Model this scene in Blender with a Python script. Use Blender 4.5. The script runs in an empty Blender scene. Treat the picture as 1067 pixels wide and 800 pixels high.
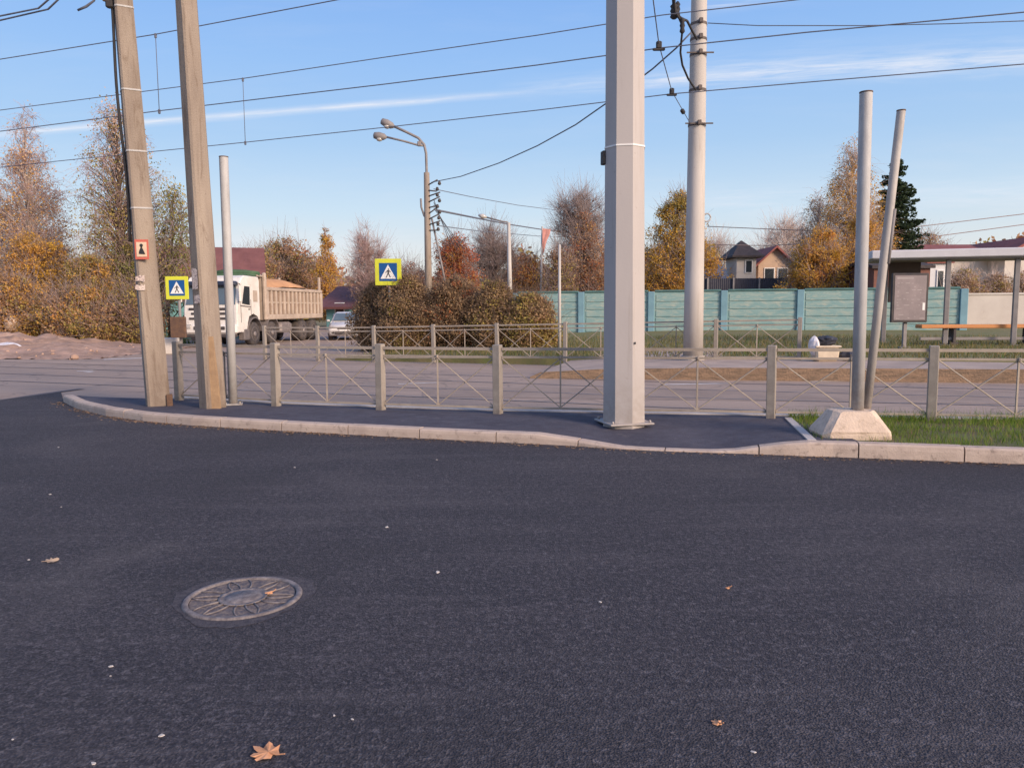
import bpy, math, random
import numpy as np
from mathutils import Vector, Matrix

SC = bpy.context.scene
COL = SC.collection
R = math.radians
RNG = np.random.default_rng(7)
random.seed(7)

# ------------------------------------------------------------------ camera
F, CX, CY = 800.0, 533.5, 400.0
EYE = Vector((0, 0, 1.6))
ROT = Matrix.Rotation(R(90 - 5.64), 3, 'X') @ Matrix.Rotation(R(0.35), 3, 'Z').inverted()

def ray(px, py):
    return ROT @ Vector(((px - CX) / F, -(py - CY) / F, -1.0))

def G(px, py, z=0.0):                      # picture point -> point on the level z
    r = ray(px, py)
    return EYE + r * ((z - EYE.z) / r.z)

def D(px, py, y):                          # picture point -> point at distance y
    r = ray(px, py)
    return EYE + r * (y / r.y)

cam_d = bpy.data.cameras.new('camera')
cam_d.sensor_width = 36.0
cam_d.lens = 36.0 * F / 1067.0
cam_d.clip_end = 3000
cam_d.clip_start = 0.05
cam = bpy.data.objects.new('camera', cam_d)
COL.objects.link(cam)
cam.matrix_world = Matrix.Translation(EYE) @ ROT.to_4x4()
SC.camera = cam

# ------------------------------------------------------------------ materials
def srgb(r, g, b):
    f = lambda c: (c / 255 / 12.92) if c / 255 <= 0.04045 else ((c / 255 + 0.055) / 1.055) ** 2.4
    return (f(r), f(g), f(b), 1.0)

class NT:
    def __init__(s, nt):
        s.nt = nt
    def n(s, typ, **kw):
        o = s.nt.nodes.new(typ)
        for k, v in kw.items():
            if k.startswith('i_'):
                o.inputs[k[2:].replace('_', ' ')].default_value = v
            else:
                setattr(o, k, v)
        return o
    def l(s, a, b):
        s.nt.links.new(a, b)
    def math(s, op, a, b=None, c=None, clamp=False):
        m = s.nt.nodes.new('ShaderNodeMath'); m.operation = op; m.use_clamp = clamp
        for i, v in enumerate((a, b, c)):
            if v is None: continue
            if isinstance(v, (int, float)): m.inputs[i].default_value = v
            else: s.l(v, m.inputs[i])
        return m.outputs[0]
    def mix(s, fac, a, b, typ='MIX'):
        m = s.nt.nodes.new('ShaderNodeMix'); m.data_type = 'RGBA'; m.blend_type = typ
        for sock, v in ((m.inputs['Factor'], fac), (m.inputs['A'], a), (m.inputs['B'], b)):
            pass
        ins = [i for i in m.inputs if i.enabled]
        for sock, v in zip(ins, (fac, a, b)):
            if isinstance(v, (int, float)): sock.default_value = v
            elif isinstance(v, tuple): sock.default_value = v if len(v) == 4 else (*v, 1)
            else: s.l(v, sock)
        return [o for o in m.outputs if o.enabled][0]
    def noise(s, vec, scale, detail=4, rough=0.55, dist=0.0):
        n = s.n('ShaderNodeTexNoise'); n.inputs['Scale'].default_value = scale
        n.inputs['Detail'].default_value = detail; n.inputs['Roughness'].default_value = rough
        n.inputs['Distortion'].default_value = dist
        if vec is not None: s.l(vec, n.inputs['Vector'])
        return n.outputs['Fac']
    def ramp(s, fac, stops, interp='LINEAR'):
        r = s.n('ShaderNodeValToRGB'); r.color_ramp.interpolation = interp
        e = r.color_ramp.elements
        while len(e) < len(stops): e.new(0.5)
        for k, (p, c) in zip(e, stops):
            k.position = p; k.color = c if len(c) == 4 else (*c, 1)
        s.l(fac, r.inputs[0])
        return r.outputs[0]
    def rng(s, v, a, b, c=0.0, d=1.0):
        m = s.n('ShaderNodeMapRange'); m.clamp = True
        s.l(v, m.inputs[0])
        for i, k in enumerate((a, b, c, d)): m.inputs[i + 1].default_value = k
        return m.outputs[0]
    def bump(s, h, strength, dist=0.02):
        b = s.n('ShaderNodeBump'); b.inputs['Strength'].default_value = strength
        b.inputs['Distance'].default_value = dist
        s.l(h, b.inputs['Height'])
        return b.outputs[0]

def newmat(name):
    m = bpy.data.materials.new(name); m.use_nodes = True
    nt = NT(m.node_tree)
    b = m.node_tree.nodes['Principled BSDF']
    return m, nt, b

def scaled(t, v, s):
    mp = t.n('ShaderNodeMapping'); mp.inputs['Scale'].default_value = s
    t.l(v, mp.inputs['Vector']); return mp.outputs[0]

MATS = {}
def M(name, c1, c2=None, rough=0.75, scale=3.0, bump=0.15, bscale=40.0, metal=0.0, stretch=(1, 1, 1), dirt=None, dirtpos=(0.55, 0.75), spec=0.3, lo=0.35, hi=0.65, grime=None):
    """general weathered surface: two colours by noise, optional dirt patches, bump"""
    if name in MATS: return MATS[name]
    m, t, b = newmat(name)
    co = t.n('ShaderNodeTexCoord').outputs['Object']
    v = scaled(t, co, stretch)
    c2 = c2 or tuple(x * 0.75 for x in c1[:3]) + (1,)
    f = t.rng(t.noise(v, scale, 6, 0.6), lo, hi)
    col = t.mix(f, c1, c2)
    if dirt:
        g = t.rng(t.noise(v, scale * 2.7, 5, 0.7, 0.6), dirtpos[0], dirtpos[1])
        col = t.mix(g, col, dirt)
    if grime:                                   # splashed foot and rusty runs down a shaft
        z = t.n('ShaderNodeSeparateXYZ'); t.l(co, z.inputs[0])
        foot = t.math('MULTIPLY', t.rng(z.outputs[2], 0.05, 0.75, 1, 0), t.rng(t.noise(co, 9, 5, 0.7), 0.3, 0.65))
        run = t.math('MULTIPLY', t.rng(t.noise(scaled(t, co, (7, 7, 0.35)), 1.6, 5, 0.7), 0.56, 0.74), 0.55)
        chip = t.rng(t.noise(co, 14, 3, 0.6), 0.7, 0.74, 0, 0.6)
        col = t.mix(t.math('MAXIMUM', t.math('MULTIPLY', foot, 0.75), t.math('MAXIMUM', run, chip)), col, grime)
    t.l(col, b.inputs['Base Color'])
    r = t.rng(t.noise(co, scale * 4, 3), 0.3, 0.7, max(0, rough - 0.12), min(1, rough + 0.12))
    t.l(r, b.inputs['Roughness'])
    b.inputs['Metallic'].default_value = metal
    b.inputs['Specular IOR Level'].default_value = spec
    if bump: t.l(t.bump(t.noise(co, bscale, 4, 0.6), bump), b.inputs['Normal'])
    MATS[name] = m
    return m

def leafmat(name, c1, c2, c3):
    m, t, b = newmat(name)
    rnd = t.n('ShaderNodeNewGeometry').outputs['Random Per Island']
    co = t.n('ShaderNodeTexCoord').outputs['Object']
    col = t.ramp(rnd, [(0.0, c1), (0.5, c2), (1.0, c3)])
    col = t.mix(t.rng(t.noise(co, 0.7, 3), 0.35, 0.65), col, tuple(x * 0.72 for x in c2[:3]) + (1,))
    t.l(col, b.inputs['Base Color']); b.inputs['Roughness'].default_value = 0.75
    b.inputs['Specular IOR Level'].default_value = 0.15
    tr = t.n('ShaderNodeBsdfTranslucent'); t.l(col, tr.inputs['Color'])
    mx = t.n('ShaderNodeMixShader'); mx.inputs[0].default_value = 0.38
    t.l(b.outputs[0], mx.inputs[1]); t.l(tr.outputs[0], mx.inputs[2])
    out = m.node_tree.nodes['Material Output']; t.l(mx.outputs[0], out.inputs['Surface'])
    MATS[name] = m
    return m

def rgb(r, g, b): return (r, g, b, 1.0)

def asphalt_new():
    m, t, b = newmat('new_asphalt')
    co = t.n('ShaderNodeTexCoord').outputs['Object']
    fine = t.noise(co, 75, 3, 0.75)
    grit = t.n('ShaderNodeTexVoronoi'); grit.inputs['Scale'].default_value = 105
    t.l(co, grit.inputs['Vector'])
    big = t.noise(scaled(t, co, (0.35, 1.0, 1)), 1.0, 5, 0.6)
    mid = t.noise(co, 7.0, 4, 0.6)
    base = t.mix(t.rng(big, 0.32, 0.68), rgb(0.057, 0.05, 0.055), rgb(0.118, 0.102, 0.107))
    base = t.mix(t.math('MULTIPLY', t.rng(mid, 0.4, 0.75), 0.3), base, rgb(0.05, 0.046, 0.056))
    base = t.mix(t.math('MULTIPLY', t.rng(fine, 0.38, 0.62), 0.75), rgb(0.022, 0.021, 0.03), base)
    lump = t.noise(co, 26, 4, 0.7, 0.5)
    base = t.mix(t.math('MULTIPLY', t.rng(lump, 0.5, 0.62), 0.72), base, rgb(0.032, 0.03, 0.042))
    base = t.mix(t.math('MULTIPLY', t.rng(lump, 0.46, 0.33), 0.6), base, rgb(0.16, 0.145, 0.162))
    stone = t.math('MULTIPLY', t.rng(grit.outputs['Color'], 0.62, 0.95), 0.55)
    base = t.mix(stone, base, rgb(0.17, 0.155, 0.17))
    # broad tone patches, polished lanes and oily stains
    pat = t.noise(scaled(t, co, (0.5, 0.8, 1)), 0.55, 4, 0.55, 0.8)
    base = t.mix(t.math('MULTIPLY', t.rng(pat, 0.5, 0.66), 0.42), base, rgb(0.036, 0.033, 0.038))
    base = t.mix(t.math('MULTIPLY', t.rng(pat, 0.46, 0.3), 0.3), base, rgb(0.155, 0.137, 0.138))
    oil = t.noise(co, 1.7, 3, 0.5, 0.3)
    base = t.mix(t.math('MULTIPLY', t.rng(oil, 0.66, 0.74), 0.4), base, rgb(0.028, 0.026, 0.031))
    pore = t.noise(co, 48, 2, 0.5)
    base = t.mix(t.math('MULTIPLY', t.rng(pore, 0.58, 0.66), 0.7), base, rgb(0.016, 0.015, 0.019))
    # faint pale roller streaks along the road
    st = t.noise(scaled(t, co, (0.22, 3.2, 1)), 1.6, 5, 0.7, 0.4)
    base = t.mix(t.math('MULTIPLY', t.rng(st, 0.54, 0.76), 0.16), base, rgb(0.22, 0.195, 0.205))
    t.l(base, b.inputs['Base Color'])
    b.inputs['Roughness'].default_value = 0.82
    b.inputs['Specular IOR Level'].default_value = 0.3
    h = t.math('ADD', t.math('MULTIPLY', grit.outputs['Distance'], 0.6), t.math('MULTIPLY', fine, 0.8))
    t.l(t.bump(h, 0.9, 0.014), b.inputs['Normal'])
    return m

def asphalt_old():
    m, t, b = newmat('old_asphalt')
    co = t.n('ShaderNodeTexCoord').outputs['Object']
    rot = t.n('ShaderNodeMapping'); rot.inputs['Rotation'].default_value = (0, 0, R(16))
    t.l(co, rot.inputs['Vector'])
    st = t.noise(scaled(t, rot.outputs[0], (0.09, 1.0, 1)), 0.7, 5, 0.55, 0.5)
    base = t.mix(t.rng(st, 0.25, 0.75), rgb(0.3, 0.222, 0.178), rgb(0.44, 0.33, 0.265))
    p = t.noise(co, 0.5, 5, 0.6)
    base = t.mix(t.math('MULTIPLY', t.rng(p, 0.5, 0.7), 0.5), base, rgb(0.24, 0.2, 0.185))
    base = t.mix(t.math('MULTIPLY', t.rng(t.noise(co, 60, 3, 0.7), 0.4, 0.7), 0.35), base, rgb(0.16, 0.14, 0.14))
    cr = t.n('ShaderNodeTexVoronoi', feature='DISTANCE_TO_EDGE'); cr.inputs['Scale'].default_value = 0.45
    wob = t.n('ShaderNodeVectorMath', operation='ADD')
    nn = t.n('ShaderNodeTexNoise'); nn.inputs['Scale'].default_value = 1.3; t.l(co, nn.inputs['Vector'])
    t.l(co, wob.inputs[0]); t.l(nn.outputs['Color'], wob.inputs[1]); t.l(wob.outputs[0], cr.inputs['Vector'])
    base = t.mix(t.math('MULTIPLY', t.rng(cr.outputs['Distance'], 0.0, 0.02, 1, 0), 0.45), base, rgb(0.1, 0.09, 0.09))
    t.l(base, b.inputs['Base Color']); b.inputs['Roughness'].default_value = 0.85
    b.inputs['Specular IOR Level'].default_value = 0.25
    t.l(t.bump(t.noise(co, 80, 4, 0.7), 0.4, 0.01), b.inputs['Normal'])
    return m

NEWA, OLDA = asphalt_new(), asphalt_old()
EARTH = M('dry_earth', rgb(0.27, 0.2, 0.14), rgb(0.15, 0.14, 0.07), 0.95, 0.35, 0.6, 8, dirt=rgb(0.12, 0.15, 0.045), dirtpos=(0.48, 0.62))
MUD = M('red_brown_dirt', rgb(0.46, 0.3, 0.23), rgb(0.27, 0.18, 0.14), 0.95, 1.2, 0.9, 5, dirt=rgb(0.42, 0.31, 0.25))
SOIL = M('grass_soil', rgb(0.1, 0.12, 0.04), rgb(0.12, 0.09, 0.05), 0.95, 3, 0.6, 20)
KERB = M('kerb_granite', rgb(0.53, 0.42, 0.35), rgb(0.43, 0.335, 0.28), 0.8, 4, 0.35, 70, dirt=rgb(0.2, 0.155, 0.13), dirtpos=(0.56, 0.75))
TAN = M('platform_face', rgb(0.3, 0.195, 0.125), rgb(0.19, 0.13, 0.09), 0.9, 3.5, 0.8, 25, stretch=(0.5, 0.5, 3), dirt=rgb(0.13, 0.095, 0.065), dirtpos=(0.48, 0.66))
PAVE = M('platform_paving', rgb(0.44, 0.34, 0.28), rgb(0.32, 0.25, 0.215), 0.9, 1.5, 0.3, 30)
PALE_STONE = M('pale_kerb', rgb(0.5, 0.46, 0.44), rgb(0.4, 0.36, 0.34), 0.85, 3, 0.3, 50)
RAILM = M('railing_steel', rgb(0.37, 0.31, 0.255), rgb(0.29, 0.24, 0.2), 0.6, 6, 0.1, 60, metal=0.0, dirt=rgb(0.25, 0.19, 0.15), dirtpos=(0.6, 0.8))
POSTM = M('railing_post', rgb(0.35, 0.305, 0.26), rgb(0.27, 0.235, 0.205), 0.65, 5, 0.15, 50, dirt=rgb(0.22, 0.18, 0.15), dirtpos=(0.58, 0.8), grime=rgb(.17, .14, .12))
TAPOLE = M('weathered_pole_concrete', rgb(0.33, 0.27, 0.22), rgb(0.225, 0.18, 0.15), 0.9, 2.2, 0.5, 45, stretch=(1.5, 1.5, 0.22), dirt=rgb(0.16, 0.115, 0.085), dirtpos=(0.54, 0.72), grime=rgb(.17, .13, .105))
STEELW = M('pale_painted_steel', rgb(0.43, 0.39, 0.375), rgb(0.39, 0.355, 0.345), 0.5, 1.3, 0.06, 30, stretch=(1, 1, 0.3), dirt=rgb(0.42, 0.36, 0.33), dirtpos=(0.62, 0.85), grime=rgb(.3, .255, .225))
WPOLE = M('white_pole_concrete', rgb(0.5, 0.46, 0.43), rgb(0.41, 0.38, 0.355), 0.75, 1.3, 0.2, 40, stretch=(1, 1, 0.25), dirt=rgb(0.36, 0.3, 0.27), dirtpos=(0.58, 0.8), grime=rgb(.3, .25, .21))
GALV = M('galvanised_tube', rgb(0.46, 0.45, 0.45), rgb(0.37, 0.36, 0.36), 0.62, 9, 0.1, 60, metal=0.0, stretch=(1, 1, 0.3), dirt=rgb(0.3, 0.26, 0.24), dirtpos=(0.6, 0.8), grime=rgb(.25, .2, .17))
GALVD = M('grimy_tube', rgb(0.33, 0.31, 0.3), rgb(0.47, 0.43, 0.4), 0.62, 5, 0.1, 60, metal=0.0, stretch=(1, 1, 0.4), grime=rgb(.22, .17, .14))
BLOCK = M('pale_block_concrete', rgb(0.66, 0.52, 0.41), rgb(0.54, 0.42, 0.33), 0.9, 5, 0.5, 40, dirt=rgb(0.38, 0.29, 0.22), dirtpos=(0.55, 0.75))
WIRE = M('dark_wire', rgb(0.14, 0.15, 0.19), rgb(0.11, 0.115, 0.15), 0.6, 5, 0)
RUBBER = M('dark_rubber', rgb(0.03, 0.03, 0.035), rgb(0.05, 0.045, 0.045), 0.8, 6, 0.1)
IRON = M('worn_cast_iron', rgb(0.12, 0.1, 0.105), rgb(0.075, 0.065, 0.075), 0.7, 12, 0.4, 90, metal=0.0, dirt=rgb(0.22, 0.17, 0.14), dirtpos=(0.44, 0.6))
IRONL = M('polished_iron_rib', rgb(0.25, 0.215, 0.21), rgb(0.11, 0.095, 0.1), 0.65, 22, 0.4, 90, metal=0.0)
RUST = M('rusty_steel', rgb(0.16, 0.09, 0.055), rgb(0.1, 0.06, 0.045), 0.8, 8, 0.3, 60)
YELLOW = M('fluorescent_yellow', rgb(0.62, 0.63, 0.045), rgb(0.54, 0.55, 0.05), 0.5, 4, 0)
BLUE = M('sign_blue', rgb(0.012, 0.085, 0.27), rgb(0.01, 0.075, 0.24), 0.45, 4, 0)
WHITE = M('white_paint', rgb(0.78, 0.76, 0.74), rgb(0.7, 0.68, 0.66), 0.55, 4, 0.03)
BLACKP = M('black_paint', rgb(0.03, 0.03, 0.035), rgb(0.05, 0.045, 0.045), 0.6, 5, 0)
REDP = M('red_paint', rgb(0.5, 0.06, 0.05), rgb(0.42, 0.06, 0.05), 0.6, 5, 0)
PINKP = M('faded_red_cloth', rgb(0.6, 0.3, 0.27), rgb(0.5, 0.23, 0.2), 0.85, 3, 0.1)
TEAL = M('teal_fence_paint', rgb(0.19, 0.33, 0.34), rgb(0.28, 0.41, 0.39), 0.88, 1.1, 0.4, 25, stretch=(0.6, 0.6, 2.4), dirt=rgb(0.4, 0.45, 0.39), dirtpos=(0.47, 0.64))
TEALP = M('blue_fence_post', rgb(0.22, 0.38, 0.44), rgb(0.17, 0.3, 0.36), 0.8, 1.5, 0.2, 25)
TRUCKW = M('dusty_white_cab', rgb(0.76, 0.72, 0.67), rgb(0.65, 0.59, 0.53), 0.5, 1.6, 0.05, 20, dirt=rgb(0.4, 0.31, 0.24), dirtpos=(0.58, 0.8))
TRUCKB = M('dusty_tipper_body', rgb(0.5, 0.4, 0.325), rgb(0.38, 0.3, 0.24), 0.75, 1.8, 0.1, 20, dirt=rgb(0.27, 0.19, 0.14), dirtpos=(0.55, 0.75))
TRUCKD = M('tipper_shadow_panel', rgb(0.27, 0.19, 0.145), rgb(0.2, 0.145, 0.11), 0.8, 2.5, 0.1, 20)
DARKM = M('dark_chassis', rgb(0.05, 0.045, 0.05), rgb(0.09, 0.075, 0.07), 0.8, 3, 0.15)
GREYPL = M('dusty_grey_plastic', rgb(0.19, 0.16, 0.155), rgb(0.13, 0.115, 0.115), 0.75, 4, 0.1)
TYRE = M('dusty_tyre', rgb(0.055, 0.05, 0.055), rgb(0.11, 0.09, 0.08), 0.9, 5, 0.3, 30)
RIM = M('dusty_rim', rgb(0.3, 0.26, 0.25), rgb(0.2, 0.17, 0.165), 0.6, 7, 0.1, metal=0.3)
SAND = M('orange_sand', rgb(0.62, 0.33, 0.16), rgb(0.5, 0.26, 0.13), 0.95, 2, 0.6, 10)
TARP = M('green_tarp', rgb(0.085, 0.15, 0.08), rgb(0.06, 0.11, 0.06), 0.85, 3, 0.3, 12)
BARK = M('dark_bark', rgb(0.13, 0.09, 0.07), rgb(0.08, 0.06, 0.05), 0.9, 4, 0.5, 20)
TWIGP = M('pinkish_twig', rgb(0.46, 0.32, 0.3), rgb(0.36, 0.24, 0.225), 0.9, 2, 0)
TWIGG = M('grey_twig', rgb(0.34, 0.26, 0.24), rgb(0.25, 0.19, 0.18), 0.9, 2, 0)
TWIGW = M('pale_birch_twig', rgb(0.62, 0.5, 0.44), rgb(0.48, 0.36, 0.31), 0.9, 2, 0)
BIRCHB = M('birch_bark', rgb(0.55, 0.48, 0.43), rgb(0.36, 0.3, 0.27), 0.85, 3, 0.3, 15, stretch=(1, 1, 3), dirt=rgb(0.1, 0.085, 0.08), dirtpos=(0.6, 0.7))
MARROOF = M('maroon_metal_roof', rgb(0.2, 0.085, 0.075), rgb(0.15, 0.062, 0.058), 0.6, 1, 0.05, 10)
REDROOF = M('red_tile_roof', rgb(0.3, 0.1, 0.085), rgb(0.22, 0.075, 0.065), 0.8, 1.2, 0.2, 12)
DKROOF = M('dark_shingle_roof', rgb(0.07, 0.055, 0.055), rgb(0.05, 0.04, 0.04), 0.8, 2, 0.2, 12)
BLUEROOF = M('blue_grey_roof', rgb(0.13, 0.17, 0.23), rgb(0.09, 0.12, 0.17), 0.6, 1, 0.1, 12)
PLASTER = M('cream_plaster', rgb(0.62, 0.53, 0.44), rgb(0.55, 0.46, 0.38), 0.9, 1, 0.1, 15)
WPLAST = M('pale_grey_plaster', rgb(0.62, 0.56, 0.5), rgb(0.53, 0.47, 0.42), 0.9, 0.7, 0.1, 15, dirt=rgb(0.45, 0.38, 0.32), dirtpos=(0.6, 0.8))
BEIGE = M('beige_siding', rgb(0.55, 0.39, 0.28), rgb(0.47, 0.33, 0.24), 0.9, 1.5, 0.1, 15)
TEALW = M('teal_house_paint', rgb(0.19, 0.4, 0.4), rgb(0.15, 0.33, 0.33), 0.85, 1, 0.1, 15)
BRICKW = M('brown_brick_wall', rgb(0.22, 0.1, 0.075), rgb(0.16, 0.075, 0.06), 0.9, 5, 0.3, 20)
NAVYF = M('dark_sheet_fence', rgb(0.045, 0.045, 0.065), rgb(0.035, 0.035, 0.05), 0.6, 1, 0)
GREYBOARD = M('printed_board', rgb(0.27, 0.22, 0.225), rgb(0.2, 0.165, 0.17), 0.5, 2.5, 0, dirt=rgb(0.33, 0.28, 0.28), dirtpos=(0.62, 0.72))
BOARDTXT = M('board_print', rgb(0.36, 0.31, 0.31), rgb(0.3, 0.26, 0.26), 0.6, 4, 0)
SHROOF = M('shelter_roof_white', rgb(0.62, 0.6, 0.62), rgb(0.54, 0.52, 0.54), 0.6, 1.2, 0.05)
ORWOOD = M('orange_bench_wood', rgb(0.6, 0.27, 0.1), rgb(0.48, 0.2, 0.08), 0.6, 5, 0.1, stretch=(0.3, 4, 4))
GREYM = M('grey_painted_metal', rgb(0.26, 0.235, 0.23), rgb(0.2, 0.18, 0.18), 0.6, 3, 0.05)
CREAMPL = M('cream_plastic', rgb(0.62, 0.52, 0.4), rgb(0.52, 0.43, 0.33), 0.6, 5, 0.1)
BAGK = M('black_bag', rgb(0.03, 0.03, 0.04), rgb(0.05, 0.05, 0.06), 0.5, 6, 0.4, 12)
BAGW = M('white_bag', rgb(0.66, 0.64, 0.68), rgb(0.55, 0.53, 0.57), 0.6, 6, 0.4, 12)
BUFF = M('buff_leaf', rgb(0.62, 0.32, 0.18), rgb(0.5, 0.24, 0.12), 0.8, 30, 0.2, 80)
SCRAP = M('pale_scrap', rgb(0.55, 0.5, 0.46), rgb(0.42, 0.37, 0.34), 0.8, 20, 0.1)

def glassmat(name, c):
    m, t, b = newmat(name)
    co = t.n('ShaderNodeTexCoord').outputs['Object']
    t.l(t.mix(t.noise(co, 1.5, 2), c, tuple(x * 0.6 for x in c[:3]) + (1,)), b.inputs['Base Color'])
    b.inputs['Roughness'].default_value = 0.08; b.inputs['Specular IOR Level'].default_value = 0.7
    return m
GLASS = glassmat('dark_window_glass', rgb(0.035, 0.045, 0.055))
GLASSB = glassmat('bluish_windscreen', rgb(0.12, 0.16, 0.19))
LAMPG = glassmat('lamp_glass', rgb(0.6, 0.56, 0.52))

# ------------------------------------------------------------------ mesh tools
class MB:
    def __init__(s):
        s.v = []; s.f = []; s.mi = []; s.mats = []; s.sm = []
    def slot(s, m):
        if m is None: return 0
        if m not in s.mats: s.mats.append(m)
        return s.mats.index(m)
    def add(s, verts, faces, m=None, smooth=False):
        o = len(s.v); i = s.slot(m)
        s.v += [tuple(v) for v in verts]
        for f in faces:
            s.f.append(tuple(o + k for k in f)); s.mi.append(i); s.sm.append(smooth)
    def box(s, c, size, m=None, rz=0.0, bev=0.0, top=1.0):
        """chamfered box; top scales the upper face"""
        x, y, z = (k / 2 for k in size)
        b = min(bev, x * .8, y * .8, z * .8)
        rings = []
        if b > 0:
            prof = [(-z, b), (-z + b, 0), (z - b, 0), (z, b)]
        else:
            prof = [(-z, 0), (z, 0)]
        vs = []
        for zz, ins in prof:
            k = 1 + (top - 1) * (zz + z) / (2 * z)
            X, Y = x * k - ins, y * k - ins
            if b > 0:
                p = [(-X + b, -Y), (X - b, -Y), (X, -Y + b), (X, Y - b), (X - b, Y), (-X + b, Y), (-X, Y - b), (-X, -Y + b)]
            else:
                p = [(-X, -Y), (X, -Y), (X, Y), (-X, Y)]
            rings.append([(px, py, zz) for px, py in p])
        n = len(rings[0])
        fs = []
        for i in range(len(rings) - 1):
            for j in range(n):
                fs.append((i * n + j, i * n + (j + 1) % n, (i + 1) * n + (j + 1) % n, (i + 1) * n + j))
        fs.append(tuple(reversed(range(n)))); fs.append(tuple((len(rings) - 1) * n + j for j in range(n)))
        ca, sa = math.cos(rz), math.sin(rz)
        vs = [(c[0] + a * ca - d * sa, c[1] + a * sa + d * ca, c[2] + e) for r in rings for a, d, e in r]
        s.add(vs, fs, m)
    def loft(s, rings, m=None, cap=True, smooth=False, close=True):
        n = len(rings[0]); fs = []
        for i in range(len(rings) - 1):
            for j in range(n if close else n - 1):
                fs.append((i * n + j, i * n + (j + 1) % n, (i + 1) * n + (j + 1) % n, (i + 1) * n + j))
        s.add([v for r in rings for v in r], fs, m, smooth)
        if cap:
            s.add(rings[0], [tuple(reversed(range(n)))], m)
            s.add(rings[-1], [tuple(range(n))], m)
    def tube(s, pts, r, m=None, n=8, cap=True, smooth=True, poly=None, spin=0.0, ref=None):
        pts = [Vector(p) for p in pts]
        rs = r if isinstance(r, (list, tuple)) else [r] * len(pts)
        rings = []; u = None
        for i, p in enumerate(pts):
            d = (pts[min(i + 1, len(pts) - 1)] - pts[max(i - 1, 0)]).normalized()
            if u is None:
                a = Vector(ref) if ref else (Vector((1, 0, 0)) if abs(d.x) < 0.9 else Vector((0, 0, 1)))
                u = (a - d * a.dot(d)).normalized()
            else:
                u = (u - d * u.dot(d)).normalized()
            w = d.cross(u)
            if poly:
                rings.append([p + (u * a + w * b) * rs[i] for a, b in poly])
            else:
                rings.append([p + (u * math.cos(spin + 2 * math.pi * k / n) + w * math.sin(spin + 2 * math.pi * k / n)) * rs[i] for k in range(n)])
        s.loft(rings, m, cap, smooth)
    def bar(s, a, b, w, m=None, h=None):
        """square bar"""
        h = h or w
        s.tube([a, b], 1.0, m, smooth=False, poly=[(-w / 2, -h / 2), (w / 2, -h / 2), (w / 2, h / 2), (-w / 2, h / 2)])
    def lathe(s, c, prof, m=None, n=20, axis='Z', smooth=True):
        rings = []
        for r, h in prof:
            ring = []
            for k in range(n):
                a = 2 * math.pi * k / n
                p = (r * math.cos(a), r * math.sin(a), h)
                if axis == 'X': p = (h, r * math.cos(a), r * math.sin(a))
                if axis == 'Y': p = (r * math.sin(a), h, r * math.cos(a))
                ring.append((c[0] + p[0], c[1] + p[1], c[2] + p[2]))
            rings.append(ring)
        s.loft(rings, m, True, smooth)
    def prism(s, poly, axis, a, b, m=None, smooth=False):
        """polygon extruded along an axis from a to b"""
        def P(p, k):
            return {'X': (k, p[0], p[1]), 'Y': (p[0], k, p[1]), 'Z': (p[0], p[1], k)}[axis]
        s.loft([[P(p, a) for p in poly], [P(p, b) for p in poly]], m, True, smooth)
    def build(s, name, mat=None, parent=None, loc=None, fix=True):
        me = bpy.data.meshes.new(name)
        me.from_pydata(s.v, [], s.f)
        mats = s.mats or [mat]
        for k in mats: me.materials.append(k)
        me.polygons.foreach_set('material_index', s.mi)
        me.polygons.foreach_set('use_smooth', s.sm)
        me.update()
        if fix:
            import bmesh
            bm = bmesh.new(); bm.from_mesh(me)
            bmesh.ops.remove_doubles(bm, verts=bm.verts, dist=1e-5)
            bmesh.ops.recalc_face_normals(bm, faces=bm.faces)
            bm.to_mesh(me); bm.free()
        o = bpy.data.objects.new(name, me)
        COL.objects.link(o)
        if loc is not None: o.location = loc
        if parent: o.parent = parent
        return o

def one(fn, name, mat, parent=None, **kw):
    b = MB(); fn(b); return b.build(name, mat, parent, **kw)

def empty(name, loc, label, cat, rz=0.0, group=None):
    o = bpy.data.objects.new(name, None); COL.objects.link(o)
    o.location = loc; o.rotation_euler = (0, 0, rz); o.empty_display_size = 0.2
    return tag(o, label, cat, group)

def tag(o, label=None, cat=None, group=None, kind=None):
    if label: o['label'] = label
    if cat: o['category'] = cat
    if group: o['group'] = group
    if kind: o['kind'] = kind
    return o

def struct(o):
    o['kind'] = 'structure'; return o

def npmesh(name, verts, loops, sizes, mats, mi=None, smooth=False):
    """big meshes from numpy arrays; sizes = corner count of each face"""
    me = bpy.data.meshes.new(name)
    me.vertices.add(len(verts)); me.vertices.foreach_set('co', np.ascontiguousarray(verts, dtype=np.float32).ravel())
    me.loops.add(len(loops)); me.loops.foreach_set('vertex_index', np.ascontiguousarray(loops, dtype=np.int32))
    me.polygons.add(len(sizes))
    st = np.concatenate([[0], np.cumsum(sizes)[:-1]]).astype(np.int32)
    me.polygons.foreach_set('loop_start', st)
    if mi is not None: me.polygons.foreach_set('material_index', np.ascontiguousarray(mi, dtype=np.int32))
    for k in mats: me.materials.append(k)
    me.update(calc_edges=True); me.validate()
    return me

def npobj(me, name, parent=None):
    o = bpy.data.objects.new(name, me); COL.objects.link(o)
    if parent: o.parent = parent
    return o

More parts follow.
